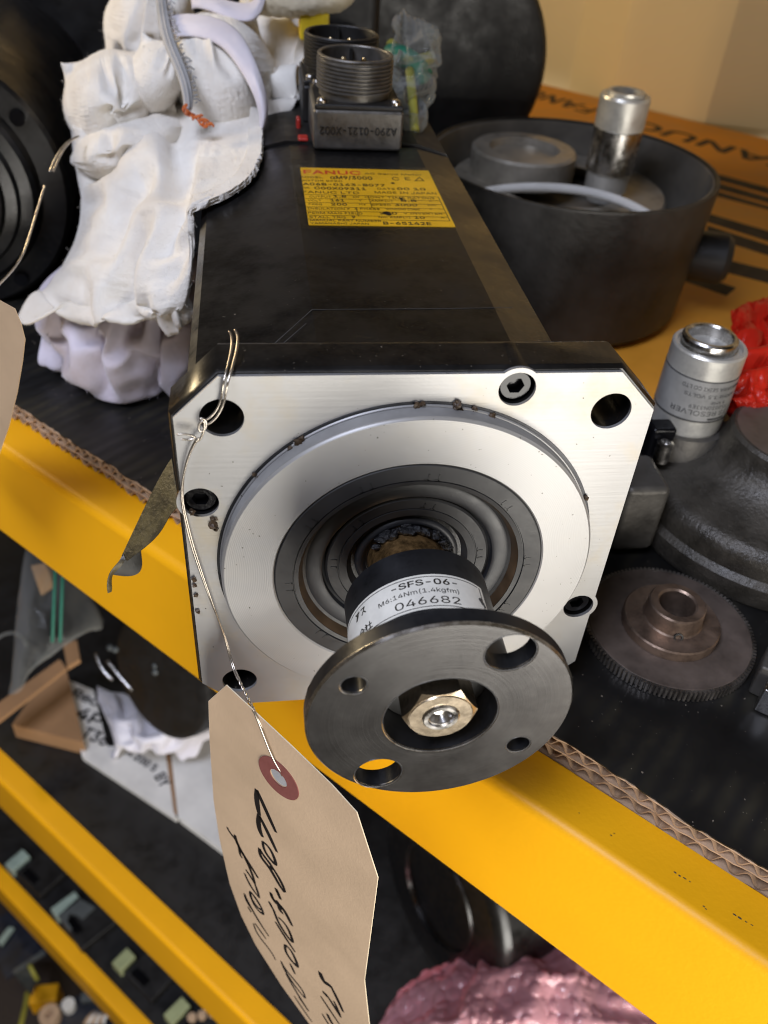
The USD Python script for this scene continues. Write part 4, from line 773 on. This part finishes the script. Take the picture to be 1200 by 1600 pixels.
tb = tube(fr, np.interp(np.linspace(0, 1, 60), [0, .06, .8, .95, 1], [5, 8.5, 8, 6.5, 3]), 28); v = np.array(tb.vertices); v += (meshkit.fbm(v * .6, 3, 4)[:, None] - .5) * 2.2
part('roll', trimesh.Trimesh(v, tb.faces, process=False), M['foam'], fo, smooth=True)

# dark things behind
bm = thing('large_motor', 'large black cylindrical motor behind the grey housing, against the cream wall', 'motor', (80, 540, -65))
part('barrel', lathe([(0, -180), (76, -180), (80, -176), (80, -4), (77, 0), (70, 1.5), (0, 1.5)], (84, 452, 38), 'f', 96), M['black_matt'], bm)
part('foot', bx((40, 460, -66), (125, 600, -20)), M['black_matt'], bm)
bk = thing('dark_filler_box', 'black box added to fill the dark behind the rags', 'box', (-250, 560, -82))  # made-up box standing in for the shade at the back left
part('filler_box', rbx((-420, 520, -82), (-20, 640, 98), 4), M['black_matt'], bk)
part('amber_strip', rbx(dep(36, 98, 700), dep(36, 98, 700) + [120, -2.5, 7], 1), M['yellow'], bk)
b3 = thing('black_motor', 'black motor end with cable cover behind the threaded connectors', 'motor', (20, 420, -65))
part('housing', rbx((-40, 400, -82), (38, 500, 100), 8), M['black_matt'], b3)
part('housing', rbx((-40, 330, -82), (26, 402, 72), 6), M['black_matt'], b3)
yb_ = thing('yellow_connector', 'small yellow plastic block beside the rear threaded connector', 'connector', dep(490, 35, 440))
part('block', rbx(dep(490, 36, 436) - [7, 2, 8], dep(490, 36, 436) + [8, 14, 5], 1.2), M['yellow_plastic'], yb_)
pb = thing('clear_bag', 'crumpled clear plastic bag over green and yellow cables right of the connectors', 'plastic bag', dep(645, 110, 420))
SB = [[(605, 10, 430), (640, 0, 425), (690, 30, 430)], [(604, 70, 415), (645, 70, 400), (700, 80, 420)], [(606, 130, 405), (640, 130, 396), (690, 140, 412)], [(628, 205, 392), (646, 205, 390), (668, 206, 398)]]
part('film', gridsurf(drape(SB, 14, 12, 61, (1.25, 1.25), 8, (4, 3), kb=.04, fine=1.1), .3), M['bag'], pb, smooth=True)
for (c0, c1, c2, r, m) in (((612, 70, 425), (640, 94, 412), (672, 90, 424), 3, 'wire_yellow'), ((610, 85, 420), (640, 95, 414), (662, 120, 420), 5, 'green_zip'), ((640, 110, 412), (644, 150, 405), (648, 205, 398), 2.2, 'wire_yellow')):
    part('cable', tube(spline(dp([c0, c1, c2]), 24), r, 12), M[m], pb, smooth=True)
# ================================================================ RIGHT: housing, resolver, casting, gear
pn = thing('round_housing', 'round dark grey open housing with machined rings inside, right of the motor', 'housing', (150, 322, -66))
PC = (147, 321, 0)
part('shell', lathe([(0, -64), (78, -64), (82, -60), (86.5, 18.5), (86.2, 20), (84.4, 20.2), (83.6, 19.2), (80, -30), (78, -44), (0, -44)], PC, 'z', 128), M['pan'], pn, smooth=30)
part('inner_wall', lathe([(83.3, 19.0), (83.1, 18.8), (79.7, -30), (77.8, -43.6), (77.2, -43.6), (79.0, -30), (82.4, 18.8), (83.3, 19.0)], PC, 'z', 128), M['pan_in'], pn, smooth=30)  # thin liner holding the painted-in lit tone
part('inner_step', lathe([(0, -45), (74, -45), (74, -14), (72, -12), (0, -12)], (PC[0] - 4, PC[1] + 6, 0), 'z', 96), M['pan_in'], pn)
part('machined_ring', lathe([(40, -13), (66, -13), (67, -10), (67, -1), (65.5, 1), (40, 1)], (PC[0] - 2, PC[1] + 12, 0), 'z', 96), M['pan_steel'], pn)
hb = (126, 352, 0)
part('hub', lathe([(0, 0), (33, 0), (33, 15), (31.5, 16.5), (22, 16.5), (21, 12), (0, 12)], hb, 'z', 80), M['pan_steel'], pn)
part('front_ring', lathe([(0, -20), (28, -20), (28, -9), (26.5, -7.5), (0, -7.5)], (124, 285, 0), 'z', 64), M['pan_steel'], pn)
lug = PC + np.array([88, -34, -26]); part('side_boss', lathe([(0, -14), (13, -14), (15, -12), (15, 7), (12, 11), (0, 11)], lug, (.93, -.36, .0), 48), M['black_matt'], pn)
cb = thing('white_cable', 'white cable lying in a curve inside the round grey housing', 'cable', dep(860, 300, 470))
part('cable', tube(spline(dp([(690, 326, 470), (735, 306, 486), (790, 295, 494), (860, 293, 496), (930, 302, 492), (985, 321, 480), (1016, 338, 474)]), 60), 2.6, 14), M['white_card'], cb, smooth=True)
sl = thing('metal_sleeve', 'upright silver metal sleeve with an upper and lower collar standing in the round housing', 'sleeve', (168, 313, 1))
part('sleeve', lathe([(0, -1), (10, -1), (10.5, 0), (10.5, 3), (12.6, 6), (12.6, 15.5), (13.3, 16.2), (13.6, 41), (14.2, 42.5), (14.3, 57), (13.6, 58.5), (10.6, 58.5), (10.4, 60.5), (8.2, 60.5), (8, 50), (0, 50)], (168, 313, 0), 'z', 64), M['resolver'], sl, smooth=25)
part('band', lathe([(13.4, 17), (14.0, 17.2), (14.1, 40.5), (13.5, 41), (13.4, 17)], (168, 313, 0), 'z', 64), M['bright_steel'], sl)

RC = np.array([147, 115, 0.0])
ch = thing('cast_housing', 'oily black stepped casting with a round boss carrying the silver resolver', 'casting', (187, 88, -65))
part('casting', lathe([(0, -64.5), (66, -64.5), (67, -62), (66.5, -55), (64, -52.5)] + [(56 + 8 * math.cos(t), -49 + 9 * math.sin(t)) for t in np.linspace(.1, 1.5, 8)] + [(52, -39.5), (45, -38), (38, -35), (33, -30), (30.5, -24), (30, -20.5), (28.6, -19), (0, -19)], (187, 88, 0), 'z', 128), M['cast'], ch, smooth=28)
part('boss_top', lathe([(0, -19.2), (27.6, -19.2), (27.6, -18.8), (0, -18.8)], (187, 88, 0), 'z', 80), M['gear_face'], ch)
part('pedestal', lathe([(0, -60), (26, -60), (22, -45), (19.5, -33), (18.4, -28.6), (0, -28.6)], RC, 'z', 64), M['cast_grey'], ch, smooth=30)
q = onz(1003, 745, -34)
part('lug', rbx(q + [-13, -16, -28], q + [6, 9, 6], 3), M['cast_grey'], ch)
for px, py, z, r in ((1040, 692, -26, 3.6), (985, 775, -36, 3.4)):
    q = onz(px, py, z); part('bolt', lathe([(0, -9), (r, -9), (r, 0), (r * .6, .6), (r * .55, -1.5), (0, -1.5)], q, 'z', 24), M['bright_steel'], ch)
q = onz(1035, 672, -24); part('clamp', rbx(q + [-6, -4, -14], q + [5, 5, 3], 1.5), M['black_gloss'], ch)
for px, py, z in ((1147, 796, -41), (1122, 729, -36)):
    q = onz(px, py, z); part('rivet', lathe([(0, -4), (2.2, -4), (2.0, .8), (0, 1.4)], q, 'z', 16), M['bright_steel'], ch)

rs = thing('resolver', 'silver cylindrical resolver with grey printed label standing on the black casting', 'resolver', RC + [0, 0, -30])
part('can', lathe([(0, -30), (15.0, -30), (15.2, -28.6), (15.6, -27), (15.6, 9.0), (15.0, 9.8), (13.6, 9.8), (13.0, 8.4), (0, 8.4)], RC, 'z', 96), M['resolver'], rs, smooth=28)
part('collar', lathe([(0, 8), (11.6, 8), (12.0, 10.2), (11.6, 12.8), (10.8, 13.6), (9.7, 13.6), (9.2, 12.8), (9.0, 2.9), (0, 2.9)], RC + [-.6, .6, 0], 'z', 80), M['bright_steel'], rs, smooth=28)
lbr = part('label', lathe([(15.5, -19.5), (15.75, -19.4), (15.75, -.6), (15.5, -.5), (15.5, -19.5)], RC, 'z', 96), M['resolver_label'], rs)
part('label_edge', lathe([(15.5, -20.2), (15.8, -20.2), (15.8, -19.4), (15.5, -19.4), (15.5, -20.2)], RC, 'z', 96), M['print_grey'], lbr)
part('label_edge', lathe([(15.5, -.5), (15.8, -.5), (15.8, .0), (15.5, .0), (15.5, -.5)], RC, 'z', 96), M['print_grey'], lbr)
def rtext(t, ac, z, h, width, bold=False):
    m = text(t, h, (0, 0, 0), X, Y, .06, bold, width=width); v = np.array(m.vertices); r = 15.78 + v[:, 2]
    a = math.radians(ac) - (v[:, 0] - width / 2) / 15.78      # upside down: runs right to left
    part('printed_text', trimesh.Trimesh(np.stack([RC[0] + r * np.cos(a), RC[1] + r * np.sin(a), z + h / 2 - v[:, 1]], 1), m.faces, process=False), M['print_grey'], lbr, smooth=False)
# (angles: -90 faces the viewer's side)
rtext('TAMAGAWA SEIKI CO LTD', -88, -3.6, 1.7, 30); rtext('400Hz 3.5 VOLTS', -92, -7.2, 1.6, 24); rtext('5 kHz', -78, -10.2, 1.4, 7); rtext('TS2030N33E9', -90, -12.6, 1.7, 18); rtext('TS RESOLVER', -101, -15.6, 2.3, 27)
part('label_bar', gridsurf(np.array([[RC + [15.8 * math.cos(a), 15.8 * math.sin(a), z] for z in (-18.9, -17.9)] for a in np.linspace(math.radians(-88), math.radians(-55), 12)]), .06), M['print_grey'], lbr)

gr = thing('gear_wheel', 'flat brown fine-toothed gear with bronze hub lying on the black cardboard', 'gear', (110.8, 20.7, -65))
GC = (110.8, 20.7, 0)
N = 118; th = []
for i in range(N):
    for da, r in ((-.42, 31.6), (-.22, 32.9), (.22, 32.9), (.42, 31.6)):
        a = 2 * math.pi * (i + da) / N; th.append((r * math.cos(a), r * math.sin(a)))
part('teeth', ext(Polygon(th).difference(Point(0, 0).buffer(29.5, 48)), 4.4, (GC[0], GC[1], -64.9)), M['gear_teeth'], gr, smooth=False)
part('disc', lathe([(0, -64.6), (31.2, -64.6), (31.2, -60.4), (30.9, -60.25), (0, -60.25)], GC, 'z', 120), M['gear_face'], gr)
part('hub', lathe([(6.7, -60.4), (18.2, -60.4), (18.4, -60), (18.4, -56.4), (17.9, -55.8), (11.4, -55.4), (10.9, -54.8), (10.6, -48.2), (10.1, -47.6), (7.5, -47.6), (6.8, -48.3), (6.7, -60.4)], GC, 'z', 96), M['bronze'], gr, smooth=25)
part('bore', lathe([(0, -64), (6.8, -64), (6.8, -60), (0, -60)], GC, 'z', 48), M['dark_hole'], gr)
d = np.array([-.26, -.966, 0.25]); d /= np.linalg.norm(d)
part('set_screw_hole', lathe([(0, -2), (1.75, -2), (1.75, .2), (1.2, .3), (1.1, -1), (0, -1)], np.array(GC) + np.array([-.2, -.966, 0]) * 11.6 + [0, 0, -54.6], d, 24), M['dark_hole'], gr)

mb = thing('metal_block', 'small dark metal block at the right picture edge beside the gear', 'metal block', (141, -4, -65))
R2 = Rotation.from_euler('z', -38, degrees=True).as_matrix()
q = onz(1172, 1075, -62)
part('block', rbx((0, 0, -64.8), (26, 13, -50), 1, (q[0], q[1], 0), R2[:, 0], R2[:, 1], Z), M['cast_grey'], mb)
part('bright_jaw', rbx((3.5, -7, -64.8), (24, 0.2, -53), .8, (q[0], q[1], 0), R2[:, 0], R2[:, 1], Z), M['bright_steel'], mb)

rp = thing('red_bag', 'crumpled translucent red plastic bag behind the resolver at the right edge', 'plastic bag', dep(1170, 560, 400))
SR = [[(1150, 470, 440), (1190, 455, 450), (1235, 450, 460)], [(1132, 540, 410), (1180, 530, 405), (1240, 520, 420)], [(1112, 608, 392), (1165, 600, 380), (1240, 590, 390)], [(1138, 645, 402), (1185, 655, 396), (1240, 662, 394)], [(1130, 700, 428), (1185, 706, 424), (1240, 708, 420)]]
part('bag', gridsurf(drape(SR, 18, 17, 71, (1.22, 1.2), 8, (4, 4), kb=.03, fine=1.1), .4), M['red_plastic'], rp, smooth=True)
# ================================================================ SECOND SHELF
D2 = -543.0
def carton(name, label, quad, z, wall, mat, cat='carton', group=None):
    """an open low carton: four walls of card standing on the deck, rim at height z; quad in picture order"""
    c = [onz(*p, z) for p in quad]; t = thing(name, label, cat, (np.mean(c, 0)[0], np.mean(c, 0)[1], D2), group)
    P = [np.array(q[:2]) for q in c]; cen = np.mean(P, 0)
    for i in range(4):
        a, b = P[i], P[(i + 1) % 4]; ia, ib = a + (cen - a) * .0 + wall_in(a, b, cen, wall), b + wall_in(a, b, cen, wall)
        part('wall', ext(Polygon([a, b, ib, ia]), z - D2 - .5, (0, 0, D2 + .3)), mat, t, smooth=False)
    part('bottom', ext(Polygon(P).buffer(-wall * 1.05), 2, (0, 0, D2 + .3)), mat, t, smooth=False)
    return t, P
def wall_in(a, b, cen, w):
    e = (b - a) / np.linalg.norm(b - a); n = np.array([-e[1], e[0]]); return n * w if (cen - a) @ n > 0 else -n * w

# white carton with handwriting
ZC = D2 + 7
wc = thing('white_carton', 'open white carton with marker writing, leftmost of the white cartons on the lower shelf', 'carton', onz(190, 1220, D2))
q = [onz(*p, ZC) for p in [(100, 1060), (146, 1078), (168, 1166), (128, 1181)]]
def slabq(pts, th): 
    P = np.array(pts); n = np.cross(P[1] - P[0], P[3] - P[0]); n /= np.linalg.norm(n)
    if n[2] > 0 or (abs(n[2]) < .2 and n @ ray(300, 1200) < 0): n = -n if n[2] > 0 else n
    V = np.vstack([P, P + n * th]); return (V, np.array([[0, 1, 2], [0, 2, 3], [4, 6, 5], [4, 7, 6]] + [[i, (i + 1) % 4, (i + 1) % 4 + 4] for i in range(4)] + [[i, (i + 1) % 4 + 4, i + 4] for i in range(4)]))
def dropq(a, b, z1):
    a, b = np.array(a), np.array(b); return [a, b, [b[0], b[1], z1], [a[0], a[1], z1]]
part('end_flap', slabq(q, 2.5), M['white_card'], wc, smooth=False)
q2 = [onz(*p, ZC - .2) for p in [(128, 1181), (168, 1166), (262, 1166), (275, 1279)]]
part('front_flap', slabq(q2, 2.5), M['white_card'], wc, smooth=False)
part('front_wall', slabq(dropq(q[3] - [0, 0, 2.6], q2[3] - [0, 0, 2.6], D2 + .5), 2.5), M['white_card'], wc, smooth=False)
part('end_wall', slabq(dropq(q[0] - [0, 0, 2.6], q[3] - [0, 0, 2.6], D2 + .5), 2.5), M['white_card'], wc, smooth=False)
part('side_edge', slabq([onz(*p, ZC + .1) for p in [(258, 1172), (268, 1170), (277, 1268), (272, 1272)]], 5), M['box_brown'], wc, smooth=False)
def mark(t, p0, p1, h, z, wpx=None, parent=None):
    a, b = onz(*p0, z), onz(*p1, z); ex = (b - a) / np.linalg.norm(b - a); ey = np.cross(ZV, ex)
    part('marker_writing', text(t, h, a, ex, ey, .3, True, width=np.linalg.norm(b - a)), M['ink'], parent, smooth=False)
mark('Rec', (108, 1087), (150, 1104), 10, ZC + .1, parent=wc); mark('4P', (113, 1118), (152, 1136), 13, ZC + .1, parent=wc); mark('T36', (124, 1150), (163, 1166), 12, ZC + .1, parent=wc)
mark('A 200 5', (196, 1178), (240, 1206), 7, ZC, parent=wc); mark('BY', (240, 1213), (252, 1232), 10, ZC, parent=wc)
wc2 = thing('white_carton', 'stained plain white carton right of the carton with writing, behind the hanging tag', 'carton', onz(320, 1260, D2))
q3 = [onz(*p, ZC + 4) for p in [(266, 1168), (420, 1128), (470, 1290), (350, 1330), (278, 1276)]]
part('lid', ext(Polygon([p[:2] for p in q3]), 3, (0, 0, ZC + 1)), M['white_card'], wc2, smooth=False)
part('box', ext(Polygon([p[:2] for p in q3]).buffer(-1), ZC - D2, (0, 0, D2 + .3)), M['white_card'], wc2, smooth=False)
ct = thing('white_cloth', 'white cloth spilling out of the carton with writing under the yellow beam', 'cloth', onz(240, 1150, -480))
SC = [[(150, 1070, 850), (200, 1080, 835), (270, 1090, 830), (350, 1070, 840)], [(155, 1115, 815), (205, 1125, 780), (275, 1125, 775), (355, 1110, 800)], [(170, 1160, 800), (205, 1160, 770), (260, 1162, 768), (335, 1150, 780)], [(174, 1170, 808), (210, 1176, 790), (250, 1182, 785), (285, 1172, 790)]]
part('cloth', gridsurf(drape(SC, 13, 14, 81, (1.15, 1.25), 14, (2, 3)), 2), M['cloth_white'], ct, smooth=True)
dm_ = thing('dark_motor', 'black rounded motor cover on the lower shelf above the white cloth', 'motor', dep(250, 1050, 760))
ax = -NV * .9 + ZV * .25
part('cover', lathe([(0, -120), (52, -120), (58, -110), (59, 0), (57, 8), (50, 12), (0, 13)], dep(262, 1052, 740), ax, 80), M['black_matt'], dm_, smooth=30)
part('spring_clip', tube(spline(dp([(168, 1032, 705), (190, 1060, 700), (206, 1078, 698)]), 12), 1.6, 8), M['bright_steel'], dm_, smooth=True)
part('spring_clip', tube(spline(dp([(150, 1020, 705), (160, 1045, 700), (176, 1062, 698)]), 12), 1.6, 8), M['bright_steel'], dm_, smooth=True)
for px, py in ((243, 1040), (243, 1050), (180, 1015), (172, 1012)): part('terminal', trimesh.creation.icosphere(2, 3).apply_translation(dep(px, py, 728)), M['grey_plastic'], dm_, smooth=True)
bb = thing('brown_box', 'open brown cardboard box at the left end of the lower shelf', 'cardboard box', onz(60, 1130, D2))
q4 = [onz(*p, -470) for p in [(-30, 1118), (93, 1030), (104, 1044), (-20, 1140)]]
part('flap', slabq(q4, 4), M['box_brown'], bb, smooth=False)
q5 = [onz(*p, -500) for p in [(20, 1128), (100, 1050), (128, 1160), (125, 1160)]]
part('inside', ext(Polygon([onz(*p, -520)[:2] for p in [(18, 1130), (60, 1070), (104, 1048), (130, 1158)]]), 20, (0, 0, D2 + 1)), M['box_brown'], bb, smooth=False)
part('torn_piece', slabq([onz(*p, -455) for p in [(98, 1005), (120, 1000), (125, 1030), (105, 1042)]], 5), M['box_brown'], bb, smooth=False)
part('torn_piece', slabq([dep(*p) for p in [(48, 884, 700), (70, 880, 700), (84, 916, 700), (64, 930, 700)]], 6), M['box_brown'], bb, smooth=False)
zb_ = thing('zip_bag', 'clear zip bag with a green zip line under the yellow beam at the left edge', 'plastic bag', dep(70, 980, 690))
SZ = [[(40, 850, 690), (110, 880, 690), (170, 960, 700)], [(22, 920, 670), (80, 950, 660), (150, 985, 680)], [(12, 990, 668), (60, 1000, 655), (110, 1010, 672)], [(4, 1078, 672), (40, 1060, 660), (92, 1020, 676)]]
part('film', gridsurf(drape(SZ, 12, 11, 91, (1.1, 1.15), 8, (2, 3), kb=.05), .5), M['bag'], zb_, smooth=True)
for o in (0, 12): part('zip_line', tube(spline(dp([(86 + o, 890, 660), (84 + o, 945, 652), (82 + o, 1003, 655)]), 20), 1.3, 8), M['green_zip'], zb_, smooth=True)
part('fold_glint', tube(spline(dp([(-8, 1000, 655), (25, 990, 650), (42, 1010, 652)]), 16), 1.4, 8), M['bag'], zb_, smooth=True)
# barrel under the tag
br = thing('barrel_motor', 'black rounded motor lying under the yellow beam beside the pink bubble wrap', 'motor', onz(690, 1400, D2))
bc = dep(700, 1392, 640)
part('barrel', lathe([(0, -160), (70, -160), (76, -150), (76, 0)] + [(66 + 10 * math.cos(t), 10 * math.sin(t)) for t in np.linspace(.1, 1.57, 8)] + [(44, 10), (43, 12), (40, 12), (39, 9), (0, 9)], bc, -NV * .86 + ZV * .12 - EV * .35, 96), M['black_paint'], br, smooth=30)
# bubble wrap bundle with real bubbles
bw = thing('bubble_wrap', 'bundle wrapped in pink bubble wrap at the bottom under the yellow beam', 'bubble wrap', dep(820, 1580, 600))
SW = [[(640, 1520, 640), (730, 1476, 640), (850, 1440, 640), (1000, 1440, 660)], [(604, 1570, 600), (720, 1530, 588), (850, 1500, 585), (1030, 1520, 600)], [(598, 1640, 575), (720, 1610, 555), (860, 1590, 552), (1050, 1610, 570)], [(610, 1720, 570), (720, 1720, 548), (880, 1720, 545), (1070, 1720, 560)]]
P = resamp(drape(SW, 16, 17, 13, (1.14, 1.16), 14, (3.5, 3.5), fine=1.06), 300, 330)
n_, m_ = P.shape[:2]; du = np.gradient(P, axis=0); dv = np.gradient(P, axis=1); Nn = np.cross(du, dv); Nn /= np.linalg.norm(Nn, axis=2, keepdims=True); Nn *= np.sign((Nn * (CAM - P)).sum(2, keepdims=True))
su = np.cumsum(np.linalg.norm(du, axis=2), 0); sv = np.cumsum(np.linalg.norm(dv, axis=2), 1); pit = 10.5
row = np.round(su / (pit * .866)); cu = su - row * pit * .866; cv = sv - (np.round(sv / pit - .5 * (row % 2)) + .5 * (row % 2)) * pit
jit = meshkit.noise(np.stack([row * 3.1, np.round(sv / pit) * 1.9, 0 * row + 4], -1), 8) - .5; dd = np.sqrt((cu + jit * 3.5) ** 2 + (cv - jit * 3) ** 2); flat_ = meshkit.noise(np.stack([row * 1.7, np.round(sv / pit) * 2.3, 0 * row], -1), 3)
P = P + Nn * (np.sqrt(np.clip(1 - (dd / (3.6 + 1.2 * flat_)) ** 2, 0, 1)) * 1.7 * np.clip(flat_ * 2.2 - .4, .02, 1))[..., None]
part('contents', rbx(dep(880, 1660, 680) - [80, 60, 90], dep(880, 1660, 680) + [150, 90, 20], 15, seg=20), M['cloth_white'], bw)
part('wrap', gridsurf(P, .6), M['bubble'], bw, smooth=True)

# ================================================================ THIRD SHELF AND BELOW
ZD = -921.0
for i, (p1, p2, m) in enumerate((((12, 1355), (40, 1331), 'mint'), ((83, 1426), (121, 1398), 'mint'), ((180, 1510), (204, 1486), 'mint_yellow'), ((261, 1592), (290, 1563), 'mint_yellow'))):
    q1, q2 = onz(*p1, ZD), onz(*p2, ZD); e = (q2 - q1) / np.linalg.norm(q2 - q1); w_ = np.cross(ZV, e); w_ = w_ if w_ @ EV > 0 else -w_; L_ = np.linalg.norm(q2 - q1)
    pos = ['leftmost, cut by the picture edge', 'with a grey bracket', 'third from the left', 'lowest, at the bottom picture edge'][i]
    t = thing('drive_unit', f'black drive unit with pale green end on third shelf, {pos}', 'drive unit', q1 * [1, 1, 0] + ZV * -937, 'black drive units on the third shelf')
    part('case', rbx((2, 12, -937.5), (L_ + 90, 62, -925), 1.5, q1 * [1, 1, 0], e, w_, ZV), M['black_matt'], t)
    part('end_strip', rbx((0, -7, -937.5), (L_, 9, ZD), 1.2, q1 * [1, 1, 0], e, w_, ZV), M[m], t)
    part('connector', rbx((6, 20, -925.2), (16, 44, -921), 1, q1 * [1, 1, 0], e, w_, ZV), M['black_gloss'], t)
    if i == 1:
        P_ = [onz(*p, ZD) for p in [(90, 1431), (122, 1402), (148, 1418), (128, 1436), (120, 1429), (108, 1427), (106, 1438), (117, 1447), (108, 1455)]]
        part('bracket', ext(Polygon([p[:2] for p in P_]), 3, (0, 0, ZD - 3)), M['grey_plastic'], t, smooth=False)
    if i == 3:
        for k in range(3): part('knob', lathe([(0, 0), (5, 0), (5, 6), (0, 7)], onz(300 + 16 * k, 1592 - 4 * k, -925), 'z', 16), M['kraft'], t)
zf = -1150
cbd = thing('circuit_board', 'dark blue circuit board with white capacitor at the bottom left below the third beam', 'circuit board', onz(110, 1580, zf))
part('board', slabq([onz(*p, zf) for p in [(58, 1580), (150, 1545), (215, 1600), (100, 1660)]], 4), M['pcb'], cbd, smooth=False)
part('capacitor', lathe([(0, 0), (9, 0), (9, 14), (0, 15)], onz(109, 1575, zf), 'z', 24), M['white_card'], cbd)
part('coil', lathe([(0, 0), (14, 0), (14, 16), (5, 16), (5, 10), (0, 10)], onz(80, 1592, zf), 'z', 24), M['kraft'], cbd)
part('heat_sink', rbx(onz(128, 1572, zf), onz(128, 1572, zf) + [40, 12, 18], 2), M['grey_plastic'], cbd)
for k in range(6): part('ribbon_lead', tube(spline([onz(132 + k * 6, 1600, zf + 20), onz(140 + k * 5, 1588, zf + 26), onz(150 + k * 5, 1580 + k * 2, zf + 16)], 10), 2.4, 8), M['white_card' if k % 2 else 'kraft'], cbd, smooth=True)
cb2 = thing('circuit_board', 'dark board with grey metal angle under the third beam at the left edge', 'circuit board', onz(40, 1480, zf))
part('board', slabq([onz(*p, zf) for p in [(-30, 1450), (20, 1420), (75, 1490), (10, 1530)]], 4), M['pcb'], cb2, smooth=False)
part('angle', slabq([onz(*p, zf + 30) for p in [(20, 1516), (68, 1484), (70, 1490), (22, 1522)]], 3), M['grey_plastic'], cb2, smooth=False)
part('angle', slabq([onz(20, 1519, zf + 28), onz(46, 1502, zf + 28), onz(46, 1502, zf + 28) - ZV * 60, onz(36, 1530, zf + 28) - ZV * 60], 3), M['grey_plastic'], cb2, smooth=False)
part('green_strip', slabq([onz(*p, zf + 10) for p in [(-4, 1470), (14, 1448), (22, 1450), (2, 1478)]], 4), M['mint'], cb2, smooth=False)
yw = thing('yellow_wire', 'yellow-green wire dangling in front of the bottom left circuit boards', 'wire', onz(45, 1540, zf))
part('wire', tube(spline([onz(46, 1508, zf + 40), onz(52, 1520, zf + 36), onz(58, 1530, zf + 20)], 14), 3.2, 10), M['wire_yellow'], yw, smooth=True)
part('wire', tube(spline([onz(42, 1552, zf + 10), onz(40, 1570, zf + 20), onz(33, 1600, zf + 30), onz(28, 1630, zf + 30)], 20), 3.6, 10), M['wire_yellow'], yw, smooth=True)
bbx = thing('brown_box', 'dark brown box low on the floor at the bottom left corner', 'cardboard box', onz(20, 1580, -1300))
part('box', rbx(onz(10, 1570, -1300) + [-120, -60, -90], onz(10, 1570, -1300) + [60, 60, 0], 3), M['dark_brown'], bbx)
part('amber_block', rbx(onz(62, 1555, -1200) + [-15, -10, -40], onz(62, 1555, -1200) + [25, 15, 0], 2), M['yellow'], bbx)
